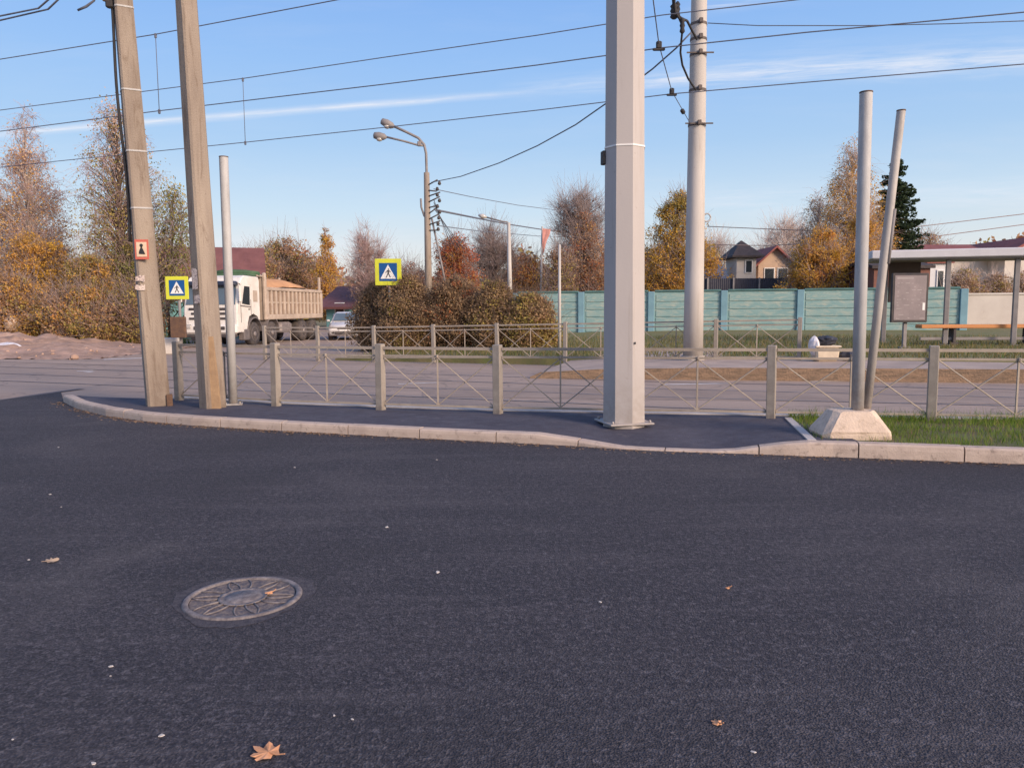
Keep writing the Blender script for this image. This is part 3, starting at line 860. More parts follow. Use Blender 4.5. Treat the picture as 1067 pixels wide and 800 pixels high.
# ------------------------------------------------------------------ railings
def railing(name, label, pts, H, pw, first_bare=False):
    root = empty(name, pts[0], label, 'railing')
    o0 = Vector(pts[0])
    dr = (pts[1] - pts[0]); rz = math.atan2(dr.y, dr.x)
    for i, p in enumerate(pts):
        p = p - o0
        b = MB()
        b.box((0, 0, H / 2 - 0.03), (pw, pw, H + 0.06), POSTM, 0, 0.008)
        ob = b.build('post', POSTM, root, loc=p); ob.rotation_euler = (R(random.uniform(-.5, .5)), R(random.uniform(-.6, .6)), rz)
    for i in range(len(pts) - 1):
        a, c = pts[i] - o0, pts[i + 1] - o0
        d = (c - a).normalized(); a = a + d * pw * 0.52; c = c - d * pw * 0.52
        U = Vector((0, 0, 1)); b = MB()
        zt, z2, zb = H - 0.06, H - 0.175, 0.09
        b.bar(a + U * zt, c + U * zt, 0.04, RAILM); b.bar(a + U * z2, c + U * z2, 0.03, RAILM); b.bar(a + U * zb, c + U * zb, 0.03, RAILM)
        m_ = (a + c) / 2
        b.bar(m_ + U * (zb + .015), m_ + U * (z2 - .015), 0.022, RAILM)
        yo = Vector((-d.y, d.x, 0)) * 0.006
        for p, q in ((a, m_), (m_, c)):
            b.bar(p + U * (zb + .015) + yo, q + U * (z2 - .015) + yo, 0.014, RAILM); b.bar(p + U * (z2 - .015) - yo, q + U * (zb + .015) - yo, 0.014, RAILM)
        b.box(m_ + U * (z2 + 0.0) - yo * 3, (0.035, 0.035, 0.05), RAILM, rz, .008)
        b.build('rail_panel', RAILM, root)
    return root
railing('pedestrian_railing', 'near beige steel railing with crossed bars along the back of the pavement', RP, 0.985, 0.115)
FRP = [p for p in (far_rail(s * 2.0) for s in range(-2, 14)) if p.x / p.y < (918 - CX) / F]
railing('pedestrian_railing', 'far beige steel railing with crossed bars in front of the brown hedge and teal fence', FRP, 1.06, 0.1)

# ------------------------------------------------------------------ poles
def octo(c=0.3):
    return [(-1 + c, -1), (1 - c, -1), (1, -1 + c), (1, 1 - c), (1 - c, 1), (-1 + c, 1), (-1, 1 - c), (-1, -1 + c)]

def conc_pole(base_px, top_px, w0, w1, label, rz):
    p0 = G(*base_px, 0.1); q = D(*top_px, p0.y)
    ax = (q - p0).normalized()
    L = 9.2
    root = empty('utility_pole', p0, label, 'utility pole')
    b = MB()
    rect = [(-1, -.62), (-.8, -.82), (.8, -.82), (1, -.62), (1, .62), (.8, .82), (-.8, .82), (-1, .62)]
    pts = [ax * (-0.08)] + [ax * (L * k / 12) for k in range(1, 13)]
    b.tube(pts, [w0 + (w1 - w0) * k / 12 for k in range(13)], TAPOLE, smooth=False, poly=rect, ref=(math.cos(rz), math.sin(rz), 0))
    b.build('shaft', TAPOLE, root)
    return root, p0, ax, L, lambda z: w0 + (w1 - w0) * z / L

pA, A0, Aax, AL, Aw = conc_pole((165, 423), (128, 0), 0.165, 0.105, 'leaning tan concrete pole with cable, red warning plate and small box', R(33))
pB, B0, Bax, BL, Bw = conc_pole((222, 425), (194, 0), 0.165, 0.105, 'leaning tan concrete pole between the warning plate pole and short grey tube', R(52))
# right-hand stub on pole A foot, repair slab on pole B
one(lambda b: b.box((0.19, -0.02, 0.09), (0.09, 0.12, 0.2), None, 0.4, .01), 'rusty_bracket', RUST, pA)
SLAB = M('orange_patch_concrete', rgb(0.4, 0.26, 0.15), rgb(0.31, 0.2, 0.12), 0.9, 6, 0.4)
def along(ax, s, dx=0, dy=0): return ax * s + Vector((dx, dy, 0))
b = MB(); b.tube([along(Bax, 0.0, 0.09, -0.135), along(Bax, 0.5, 0.08, -0.135), along(Bax, 1.1, 0.07, -0.125)], [0.075, 0.07, 0.045], SLAB, smooth=False, poly=[(-1, -.35), (1, -.35), (1, .5), (-1, .5)], ref=(1, 0, 0))
b.build('concrete_repair', SLAB, pB)
# bands
for s in (3.05, 3.9, 4.8, 6.0):
    w_ = Aw(s) * 1.05
    b = MB(); rect = [(-1, -.64), (-.8, -.84), (.8, -.84), (1, -.64), (1, .64), (.8, .84), (-.8, .84), (-1, .64)]
    b.tube([Aax * (s - .012), Aax * (s + .012)], w_, GALV, smooth=False, poly=rect, ref=(math.cos(R(33)), math.sin(R(33)), 0))
    b.build('steel_band', GALV, pA)
# cable and box on pole A's left side
b = MB()
cp = []
for k in range(25):
    s = 2.55 + k * 0.18
    cp.append(along(Aax, s, -Aw(s) * 0.95 - 0.035 + 0.018 * math.sin(s * 2.3), -0.06))
b.tube(cp, 0.022, RUBBER, n=7); b.build('cable', RUBBER, pA)
b = MB(); s = 6.22; b.box(along(Aax, s, -0.2, -0.1), (0.11, 0.09, 0.3), None, 0.2, .012); b.build('junction_box', M('beige_box', rgb(0.5, 0.38, 0.28), rgb(0.42, 0.31, 0.23), 0.6), pA)
b = MB(); b.box(along(Aax, 6.03, -0.165, -0.09), (0.1, 0.08, 0.12), None, 0.2, .02); b.build('cable_gland', RUBBER, pA)
b = MB(); b.tube([along(Aax, 6.3, 0.12, 0), along(Aax, 6.42, 0.3, 0), along(Aax, 6.4, 0.5, 0), along(Aax, 6.28, 0.66, 0)], 0.012, WIRE, n=5); b.build('loose_wire', WIRE, pA)
# warning plate on pole A, standing just off its front edge
def plate_on(ax, s, parent, dx, out, wv, hv, mats):
    c = along(ax, s, dx, -out)
    root = None
    b = MB(); b.box(c, (wv, 0.008, hv), None, 0.12, .002)
    return b, c
b, c = plate_on(Aax, 2.42, pA, 0.05, 0.2, 0.2, 0.3, None)
wp = b.build('warning_plate', M('plate_red', rgb(0.55, 0.14, 0.1), rgb(0.48, 0.12, 0.09), 0.6), pA)
b = MB(); b.box(c + Vector((0, -0.007, 0.0)), (0.15, 0.005, 0.22), None, 0.12, .001); b.build('plate_panel', M('plate_cream', rgb(0.68, 0.52, 0.38), rgb(0.6, 0.45, 0.33), 0.6), wp)
b = MB()
c2 = c + Vector((0, -0.0125, 0))
for poly in ([(-.055, -.07), (.055, -.07), (0.0, 0.055)],):
    b.prism([(c2.x + x, c2.z + z) for x, z in poly], 'Y', c2.y - .002, c2.y + .001)
b.prism([(c2.x + .026 * math.cos(a), c2.z + .06 + .026 * math.sin(a)) for a in np.linspace(0, 2 * math.pi, 12, endpoint=False)], 'Y', c2.y - .002, c2.y + .001)
b.build('plate_figure', BLACKP, wp)
# torn paper notices
def notice(parent, ax, s, dx, out, wv, hv, rz, m):
    b = MB(); c = along(ax, s, dx, -out)
    n = 6; ca, sa = math.cos(rz), math.sin(rz); vs = []
    for k in range(n + 1):
        x = -wv / 2 + wv * k / n; j = random.uniform(-.012, .012)
        vs += [(c.x + x * ca, c.y + x * sa, c.z - hv / 2 + j), (c.x + x * ca, c.y + x * sa, c.z + hv / 2 + random.uniform(-.02, .02))]
    b.add(vs, [(2 * k, 2 * k + 2, 2 * k + 3, 2 * k + 1) for k in range(n)], m)
    return b.build('paper_notice', m, parent, fix=False)
PAPER = M('weathered_paper', rgb(0.66, 0.56, 0.5), rgb(0.45, 0.36, 0.33), 0.9, 14, 0.1, dirt=rgb(0.2, 0.15, 0.17), dirtpos=(0.52, 0.6))
notice(pA, Aax, 1.98, -0.02, 0.19, 0.13, 0.08, 0.3, PAPER); notice(pA, Aax, 1.85, -0.03, 0.19, 0.14, 0.07, 0.3, PAPER)
notice(pB, Bax, 1.96, -0.07, 0.19, 0.12, 0.3, -0.5, PAPER); notice(pB, Bax, 1.66, -0.05, 0.2, 0.13, 0.12, -0.5, PAPER)

# short galvanised tube beside pole B
def post_tube(name, base, top, r, label, mat, plate=True):
    root = empty(name, base, label, 'post')
    ax = top - base
    b = MB(); b.tube([Vector((0, 0, -.05)), ax * 0.5, ax * .996, ax], [r, r, r, r * .96], mat, n=20); b.build('tube', mat, root)
    b = MB(); b.tube([ax * 1.0, ax * 1.0 + Vector((0, 0, .012))], r * 1.04, RUST, n=20); b.build('cap', GREYM, root)
    if plate:
        b = MB(); b.box((0, 0, 0.012), (r * 4.2, r * 4.2, 0.024), mat, 0.3, .006)
        for k in range(4):
            a = k * math.pi / 2 + 0.3 + math.pi / 4
            b.lathe((math.cos(a) * r * 2.2, math.sin(a) * r * 2.2, 0.02), [(0.018, 0), (0.018, 0.03), (0.01, 0.035)], mat, n=6)
        b.build('base_plate', mat, root)
    return root
base = G(243, 421.5, 0.1); post_tube('metal_post', base, D(233, 164, base.y), 0.068, 'short pale grey tube with foot plate beside the leaning concrete poles', GALV)

# concrete block with two tubes (right)
bc = (G(866, 456, 0.15) + G(931, 457, 0.15)) / 2 + Vector((0, 0.30, -0.03))
b = MB()
W_, D_, H_ = 0.76, 0.56, 0.31
def ring(k, z, sx=0):
    return [Vector((-W_ / 2 * k + sx, -D_ / 2 * k, z)), Vector((W_ / 2 * k + sx, -D_ / 2 * k, z)), Vector((W_ / 2 * k * 1.0 + sx, D_ / 2 * k, z)), Vector((-W_ / 2 * k + sx, D_ / 2 * k, z))]
def oct_ring(k, z, ch=0.12):
    x, y = W_ / 2 * k, D_ / 2 * k
    return [Vector(p) for p in [(-x + ch, -y, z), (x - ch, -y, z), (x, -y + ch, z), (x, y - ch, z), (x - ch, y, z), (-x + ch, y, z), (-x, y - ch, z), (-x, -y + ch, z)]]
rg = [oct_ring(0.97, -0.02, .05), oct_ring(1.0, 0.05, .06), oct_ring(0.98, 0.09, .07), oct_ring(0.60, H_ - 0.015, .07), oct_ring(0.55, H_, .06)]
for r_ in rg[1:]:
    for v_ in r_: v_ += Vector((random.uniform(-.012, .012), random.uniform(-.012, .012), random.uniform(-.008, .008)))
b.loft(rg, BLOCK)
blk = b.build('concrete_block', BLOCK, loc=bc); blk.rotation_euler[2] = R(-4)
tag(blk, 'pale wedge topped concrete block holding two steel tubes on the grass verge', 'concrete block')
yb = bc.y
pD = Vector((D(893, 440, yb - 0.02).x, yb - 0.02, bc.z + H_ - 0.03)); post_tube('metal_post', pD, D(902.5, 97, yb - 0.02), 0.068, 'upright pale grey tube, taller of the two in the concrete block', GALV, False)
pE = Vector((D(902, 440, yb + 0.06).x, yb + 0.06, bc.z + H_ - 0.03)); tE = D(939, 116, yb + 0.1)
eroot = post_tube('metal_post', pE, tE, 0.047, 'thinner grey tube leaning right out of the concrete block', GALVD, False)
axE = tE - pE
b = MB(); b.tube([axE * 0.50 + Vector((.04, -.03, 0)), axE * 0.68 + Vector((.042, -.03, 0))], 0.02, GREYM, n=8); b.build('bracket_sleeve', GREYM, eroot)

# big octagonal catenary pole
bp0 = G(650, 440, 0.1); tp0 = D(651.5, 0, bp0.y)
root = empty('catenary_pole', bp0, 'thick pale octagonal steel pole in front of the railing', 'pole')
axp = (tp0 - bp0).normalized()
b = MB(); b.tube([axp * -0.05, axp * 3.55, axp * 9.5], [0.288, 0.264, 0.225], STEELW, n=8, smooth=False, spin=R(14), ref=(1, 0, 0)); b.build('shaft', STEELW, root)
b = MB(); b.tube([axp * 3.49, axp * 3.51], [0.272, 0.272], WHITE, n=8, smooth=False, spin=R(14), ref=(1, 0, 0)); b.build('weld_ring', STEELW, root)
b = MB(); b.box((axp * 3.38) + Vector((-0.268, -0.03, 0)), (0.06, 0.1, 0.17), None, 0.2, .008); b.build('black_box', BLACKP, root)
b = MB(); b.box((0, 0, 0.012), (0.6, 0.6, 0.024), None, 0.25, .006)
for k in range(4):
    a = k * math.pi / 2 + 0.25 + math.pi / 4
    b.lathe((math.cos(a) * .36, math.sin(a) * .36, 0.02), [(0.016, 0), (0.016, 0.03), (0.008, 0.036)], None, n=6)
b.build('base_plate', STEELW, root)
b = MB(); b.box((axp * 1.05) + Vector((0.1, -0.272, 0)), (0.02, 0.012, 0.03), None, 0, .003); b.build('plug', BLACKP, root)

# round white catenary pole on the platform
up0 = G(722, 374.5, 0.27); ut = D(728.5, 0, up0.y); axu = (ut - up0).normalized()
yU = up0.y
root = empty('catenary_pole', up0, 'round white concrete pole with dark clamps beyond the railing', 'pole')
Lu = 11.5
def ur(s): return 0.25 - 0.08 * s / Lu
b = MB(); b.tube([axu * -0.05] + [axu * (Lu * k / 6) for k in range(1, 7)], [ur(0)] + [ur(Lu * k / 6) for k in range(1, 7)], WPOLE, n=24); b.build('shaft', WPOLE, root)
b = MB(); b.tube([axu * -.02, axu * 0.1, axu * 0.1], [0.29, 0.29, 0.26], None, n=20, smooth=False); b.build('footing', WPOLE, root)
def us(py): return (D(725, py, yU) - up0).length
CLAMPM = M('dark_clamp', rgb(.09, .075, .07), rgb(.14, .11, .1), .7, 8)
for py, wide in ((42, 0.0), (58, 0.5), (95, 0.0), (131, 0.5), (26, 0.0)):
    s = us(py); r = ur(s)
    b = MB(); b.tube([axu * (s - .03), axu * (s + .03)], r * 1.05, None, n=20, smooth=False)
    if wide:
        b.bar(axu * s + Vector((-r - .13, -r - .02, 0)), axu * s + Vector((r + .13, -r - .02, 0)), 0.03)
    b.box(axu * s + Vector((0, -r - .05, 0.02)), (0.09, 0.08, 0.11), None, 0, .01)
    b.build('clamp', CLAMPM, root)
s = us(227); b = MB(); b.tube([axu * s + Vector((ur(s) + .06 + .09 * math.cos(a), -.02, .1 * math.sin(a))) for a in np.linspace(0, 2 * math.pi, 14)], 0.02, None, n=6); b.build('ring', GALV, root)

# ------------------------------------------------------------------ overhead wires
def wire(label, pts, r, parts=(), group=None, mat=WIRE, cat='wire', name='overhead_wire'):
    b = MB(); b.tube(pts, r, mat, n=6, cap=True); o = b.build(name, mat)
    return tag(o, label, cat, group)
wire('lowest overhead tram wire, reaching the sky left of the double street lamp', L4, 0.010)
wire('upper tram contact wire running past the big octagonal pole at the right', L3, 0.010)
L1 = [G(x, y, ZM) for x, y in [(-60, 72), (0, 62), (162, 36), (352, 0), (470, -22), (640, -50)]]
L2 = [G(x, y, ZM) for x, y in [(-60, 123), (0, 115), (253, 82), (400, 60), (560, 37), (690, 16), (840, -1), (1000, -14)]]
wire('topmost carrier wire crossing the upper left sky above a hanging rod', L1, 0.011)
wire('second carrier wire sloping across the sky to the white concrete pole', L2, 0.011)
def at_x(line, px):
    best = None
    for a, b_ in zip(line, line[1:]):
        for k in range(41):
            p = a.lerp(b_, k / 40); c = ROT.transposed() @ (p - EYE); x = CX + F * c.x / -c.z
            if best is None or abs(x - px) < best[0]: best = (abs(x - px), p)
    return best[1]
for px, la, lb, lab in ((162.5, L1, L3, 'thin dropper rod hanging between the two leaning concrete poles'), (252, L2, L4, 'thin dropper rod hanging right of the short grey tube')):
    a, c = at_x(la, px), at_x(lb, px); c = Vector((a.x, a.y, c.z + 0.0))
    root = empty('dropper_rod', c, lab, 'dropper')
    b = MB(); b.tube([Vector((0, 0, 0)), a - c], 0.008, WIRE, n=5); b.build('rod', WIRE, root)
    for q_ in (Vector((0, 0, .03)), (a - c) - Vector((0, 0, .03))):
        b = MB(); b.box(q_, (0.05, 0.04, 0.1), None, 0, .01); b.build('clip', WIRE, root)
# registration span: white pole -> L4 -> L3 -> big pole
j4, j3 = at_x(L4, 699), at_x(L3, 687)
pa = up0 + axu * us(131) + Vector((-ur(6) - .02, -.25, 0)); big = bp0 + axp * 6.6 + Vector((.2, .15, 0))
root = empty('span_wire', pa, 'cross span wire with dark insulators joining the two pale poles', 'span wire')
b = MB(); b.tube([Vector(), j4 - pa + Vector((0, 0, .05)), j3 - pa + Vector((0, 0, .06)), big - pa], 0.009, WIRE, n=6); b.build('wire', WIRE, root)
def insul(p, q, f, r=0.05, L=0.16):
    c = p.lerp(q, f); d = (q - p).normalized(); b = MB()
    b.tube([c - d * L, c - d * L * .6, c - d * L * .55, c, c + d * L * .55, c + d * L * .6, c + d * L], [r * .4, r * .5, r, r * .7, r, r * .5, r * .4], None, n=10); return b
insul(Vector(), j4 - pa, 0.45).build('insulator', RUBBER, root)
insul(j3 - pa, big - pa, 0.72, 0.05, .14).build('insulator', RUBBER, root)
for jp in (j4, j3):
    b = MB(); c = jp - pa
    b.box(c + Vector((0, 0, .05)), (0.09, 0.07, 0.12), None, 0, .015); b.box(c + Vector((0, 0, -.02)), (0.2, 0.05, 0.04), None, 0, .01); b.build('contact_clamp', RUBBER, root)
# feeder cables to the white pole
yq = yU - 0.35
fp = lambda x, y, dd=0.0: D(x, y, yq - dd)
src = fp(700, -20, 2.5)
root = empty('feeder_cable', src, 'thick dark feeder cables looping down to clamps on the white pole', 'cable')
def feed(pts, r): b = MB(); b.tube([p - src for p in pts], r, RUBBER, n=6); b.build('cable', RUBBER, root)
feed([src, fp(702, 8, 2.2), fp(706, 16, 2), fp(711, 20, 1.6), fp(716, 22, 1.2), fp(721, 32, .5), fp(726, 41, 0.0)], 0.028)
feed([src + Vector((.05, 0, 0)), fp(703, 12, 2.2), fp(708, 20, 2), fp(711.5, 28, 1.7), fp(710, 42, 1.4), fp(709, 55, 1.2), fp(711, 68, .9), fp(717, 82, .4), fp(725, 94, 0.0)], 0.024)
for x, y, r in ((702.5, 12, .09), (711, 27, .06), (706, 10, .06)):
    c = fp(x, y, 2.0) - src; b = MB(); b.lathe(c, [(r * .5, -.16), (r, -.12), (r * .7, -.05), (r, 0), (r * .7, .06), (r, .1), (r * .4, .16)], None, n=10); b.build('insulator', RUBBER, root)
# wire from the white pole to the right
w0 = up0 + axu * us(26) + Vector((.2, -.1, 0))
wire('thin knotted wire leaving the white pole toward the upper right', [w0, D(790, 27, yU - .5), D(900, 27, yU - 1), D(990, 25, yU - 1.5), D(1200, 17, yU - 3)], 0.011)
# far wires right, low
for k, (pts, y) in enumerate(([((737, 236), (900, 243), (1067, 223), (1200, 205)), 60], [((737, 255), (800, 256), (970, 247), (1067, 234), (1200, 215)), 60])):
    wire(['pale thin wire low over the dark roofed house and spruce', 'lower thin wire just above the long red roof at right'][k], [D(x, yy, y) for x, yy in pts], 0.03, mat=TWIGG)
# upper-left service wires to pole A
tA = A0 + Aax * 6.9
wire('black service wire in the top left corner, upper one', [D(-120, 40, 14), D(0, 17, 12.8), D(40, 9, 12.4), tA + Vector((-.1, 0, 0.0))], 0.014)
wire('black service wire in the top left corner, lower one', [D(-120, 44, 14), D(0, 21.5, 12.8), D(50, 10, 12.4), tA + Vector((-.1, 0, -0.05))], 0.014)
b = MB(); b.tube([D(81, 11, 12), D(90, 7, 12), D(98, 1, 12), tA + Vector((-.12, 0, 0.2))], [0.018, 0.022, 0.018, .014], None, n=6)
tag(b.build('service_wire', WIRE), 'short dark wire tail curling beside the top of the cabled pole', 'wire')

# ------------------------------------------------------------------ street lamp (double arm)
yl = 39.0
lb = Vector((D(447, 330, yl).x, yl, 0)); zt = D(446, 180, yl).z
root = empty('street_lamp', lb, 'double armed street lamp on a brown concrete pole above the hedge', 'street lamp')
b = MB(); b.tube([Vector((0, 0, 0)), Vector((0, 0, zt))], [0.2, 0.14], None, n=10); b.build('pole', TAPOLE, root)
lp = lambda x, y: D(x, y, yl) - lb
b = MB(); b.tube([lp(444.5, 215), lp(444.5, 178), lp(444, 160), lp(442, 151), lp(436, 144), lp(424, 138), lp(411, 132)], 0.065, None, n=8)
b.tube([lp(441, 152), lp(436, 151.5), lp(420, 147), lp(403, 143)], 0.05, None, n=8)
b.box(lp(437, 150), (0.2, 0.15, 0.25), None, 0, .03); b.build('arm', GREYM, root)
for (x0, y0, x1, y1) in ((411, 132.5, 397, 126), (403, 143.3, 389, 141)):
    a, c = lp(x0, y0), lp(x1, y1)
    b = MB(); b.tube([a, a.lerp(c, .2), a.lerp(c, .6), a.lerp(c, .95), c], [.06, .16, .2, .15, .05], None, n=10)
    h = b.build('lamp_head', GREYM, root)
    b = MB(); u_ = a.lerp(c, .55) - Vector((0, 0, .12)); b.lathe(u_, [(.02, -.14), (.13, -.1), (.17, 0), (.1, .05)], None, n=12); b.build('lamp_glass', LAMPG, h)
# bracket cluster and stay
b = MB()
for k in range(9):
    z = zt - 0.6 - 0.28 * k
    b.tube([Vector((0.1, -.1, z)), Vector((0.45 + 0.25 * random.random(), -.15, z + random.uniform(-.1, .25)))], 0.035, None, n=5)
    b.lathe((0.5 + 0.2 * random.random(), -.15, z + .05), [(.05, -.08), (.09, -.02), (.05, .1)], None, n=8)
b.build('insulator_rack', DARKM, root)
b = MB(); b.tube([lp(438.5, 207), lp(439, 216), lp(442, 225), lp(446, 229)], 0.05, None, n=6); b.build('bracket', GREYM, root)
b = MB(); b.tube([lp(450, 228), lp(461, 280), lp(468, 315)], 0.05, None, n=6); b.build('stay', GREYM, root)
def far_wire(label, pts, r): wire(label, [D(x, y, d) for x, y, d in pts], r)
far_wire('sagging wire from the street lamp up to the white pole', [(450, 190, 38.9), (480, 184, 36), (520, 170, 32), (560, 152, 28), (600, 130, 25), (640, 102, 22), (680, 72, 20.5), (705, 50, 19.5), (724, 30, yU - .3)], 0.02)
far_wire('thin wire from lamp top running level to the right', [(452, 197, 38.9), (490, 205, 45), (540, 214, 52), (580, 219, 60), (640, 222, 70)], 0.02)
far_wire('thick cable from the lamp pole to the distant lamp', [(455, 219, 38.9), (490, 226, 50), (531, 234, 70), (570, 240, 80), (640, 244, 100)], 0.055)
far_wire('thin lower wire behind the distant lamp', [(455, 235, 38.9), (500, 241, 50), (560, 246, 70), (620, 248, 80)], 0.025)
for k, (x, y) in enumerate(((470, 256), (474, 258), (479, 259), (484, 260))):
    o = wire('service wire fanning down from the lamp pole into the red tree', [D(452, 208 + k * 3, 38.9), D((452 + x) / 2, (208 + 3 * k + y) / 2 + 1, 42), D(x, y, 46)], 0.018, group='wires fanning from the lamp pole')
# distant lamp
yd = 49
db = Vector((D(532, 330, yd).x, yd, 0)); dp = lambda x, y: D(x, y, yd) - db
root = empty('street_lamp', db, 'distant single arm street lamp behind the hedge', 'street lamp')
b = MB(); b.tube([Vector((0, 0, 0)), dp(530, 232)], [.17, .11], None, n=8); b.build('pole', WPOLE, root)
b = MB(); b.tube([dp(530, 233), dp(528.5, 231.5), dp(524, 231), dp(505, 226)], 0.05, None, n=6); b.build('arm', GREYM, root)
b = MB(); b.tube([dp(507, 226.5), dp(503, 225.5), dp(498.5, 224)], [.06, .17, .06], None, n=8); b.build('lamp_head', LAMPG, root)

# ------------------------------------------------------------------ signs
def ped_sign(label, px, py, half, y, base_z, post_px, extra_box=False, ry=0.0, under=True):
    c = D(px, py, y); s = half * y / F
    base = Vector((c.x + 0.02, y + 0.09, base_z))
    root = empty('crossing_sign', base, label, 'road sign')
    o = c - base
    b = MB(); b.tube([Vector(), Vector((0, 0, o.z + s * 0.9))], 0.05, None, n=10); b.build('post', GREYM, root)
    b = MB(); b.box(o, (2 * s, 0.03, 2 * s), None, 0, .008); bd = b.build('yellow_board', YELLOW, root)
    b = MB(); k = s * 0.68; b.box(o + Vector((0, -0.0205, 0)), (2 * k, 0.008, 2 * k), None, 0, .002); bl = b.build('blue_square', BLUE, bd)
    b = MB(); yf = o.y - 0.0275
    tri_ = [(-.86 * k, -.74 * k), (.86 * k, -.74 * k), (0, .82 * k)]
    b.prism([(o.x + x, o.z + z) for x, z in tri_], 'Y', yf - .004, yf, None); b.build('white_triangle', WHITE, bd)
    b = MB(); y2 = yf - .0065
    def poly(ps): b.prism([(o.x + x * k, o.z + z * k) for x, z in ps], 'Y', y2 - .002, y2)
    poly([(.05 + .075 * math.cos(a), .3 + .075 * math.sin(a)) for a in np.linspace(0, 2 * math.pi, 10, endpoint=False)])
    poly([(-.08, .2), (.12, .2), (.1, -.18), (-.06, -.18)])
    poly([(-.07, -.17), (.03, -.17), (-.17, -.62), (-.28, -.62)]); poly([(.0, -.17), (.1, -.17), (.3, -.58), (.19, -.62)])
    poly([(-.08, .19), (-.06, .1), (-.26, -.12), (-.31, -.06)]); poly([(.11, .19), (.1, .08), (.26, -.04), (.3, .03)])
    b.build('walking_figure', BLACKP, bd)
    if extra_box:
        b = MB(); b.box((o.x - 0.0, o.y - 0.05, D(px, 341, y).z - base_z), (0.55, 0.12, 0.75), None, 0, .02); b.build('control_box', RUST, root)
    return root
ped_sign('yellow bordered pedestrian crossing sign in front of the hedge', 404.5, 283.5, 13.6, 28.15, 0.0, 404)
ped_sign('yellow bordered pedestrian crossing sign with brown box, left of the truck', 184.5, 300, 11.8, 27.5, 0.0, 187, True)

# thin white post in front of the teal fence + distant pennant
b0 = G(583, 372, 0.06)
root = empty('marker_post', b0, 'thin white post standing before the left end of the teal fence', 'post')
b = MB(); b.tube([Vector(), D(583, 255, b0.y) - b0], [0.055, 0.04], None, n=10); b.build('shaft', WPOLE, root)
b = MB(); b.tube([Vector((0, 0, 0)), Vector((0, 0, 0.06))], 0.1, None, n=10, smooth=False); b.build('foot', GREYM, root)
yf = 60
f0_ = Vector((D(563, 330, yf).x, yf, 0))
root = empty('flagpole', f0_, 'slim distant pole carrying a faded red pennant', 'flagpole')
b = MB(); b.tube([Vector(), D(565, 236, yf) - f0_], [.1, .07], None, n=8); b.build('pole', WPOLE, root)
b = MB()
fr = [[D(565.3 + w_ * (1 - r_) * (1 + .1 * math.sin(r_ * 9)), 238 + r_ * 29 + w_ * .12 * (1 - r_), yf - .05 - 0.1 * math.sin(w_ * 1.1 + r_ * 4)) - f0_ for w_ in (0, 2.3, 4.6, 7, 8.4)] for r_ in np.linspace(0, .96, 8)]
b.loft(fr, None, cap=False, close=False, smooth=True); b.build('pennant', PINKP, root, fix=False)

# ------------------------------------------------------------------ teal concrete fence
def panel_fence(name, label, x_px, y_at, H, pm, sm, capm, panel_w, n, p0, p1, plain=False):
    root = empty(name, p0, label, 'fence')
    d = (p1 - p0).normalized(); rz = math.atan2(d.y, d.x)
    for i in range(n + 1):
        b = MB(); b.box((0, 0, H / 2), (0.34, 0.34, H + 0.02), None, 0, .02)
        o = b.build('post', sm, root, loc=d * (panel_w * i) + Vector((0, 0, random.uniform(-.03, .02)))); o.rotation_euler = (0, R(random.uniform(-.5, .5)), rz)
    for i in range(n):
        b = MB(); Wp = panel_w - 0.35
        b.box((0, 0, H / 2), (Wp, 0.1, H - .06), None, 0, .01)
        if not plain:
            k = 5
            for r_ in range(k):
                hh = (H - .35) / k
                b.box((0, -0.06, 0.2 + hh * (r_ + .5)), (Wp - .16, 0.03, hh - 0.05), None, 0, .012)
        b.box((0, 0, H - 0.0), (Wp, 0.22, 0.1), capm, 0, .02) if False else None
        o = b.build('panel', pm, root, loc=d * (panel_w * (i + .5)) + Vector((0, 0, random.uniform(-.02, .02)))); o.rotation_euler = (0, R(random.uniform(-.3, .3)), rz)
        b = MB(); b.box((0, 0, H + 0.03), (Wp, 0.2, 0.11), None, 0, .02)
        o = b.build('coping', capm, root, loc=d * (panel_w * (i + .5))); o.rotation_euler = (0, 0, rz)
    return root
t0 = D(606, 330, 42.5); t1 = D(1003, 330, 38.0); t0.z = t1.z = 0.05
dd = (t1 - t0).normalized(); Lf = (t1 - t0).length; pw_ = Lf / 5
p0 = t0 - dd * pw_ * 2
panel_fence('concrete_fence', 'long teal painted concrete panel fence behind the tram stop', 0, 0, 2.38, TEAL, TEALP, M('fence_coping', rgb(0.1, 0.2, 0.19), rgb(0.08, 0.15, 0.15), 0.9, 2), pw_, 7, p0, t1)
q0 = t1 + Vector((1.2, 3.0, 0)); q1 = q0 + Vector((16, -2.2, 0))
panel_fence('concrete_fence', 'pale grey concrete fence right of the teal fence end', 0, 0, 2.1, WPLAST, WPLAST, WPLAST, 4.0, 4, q0, q1, True)

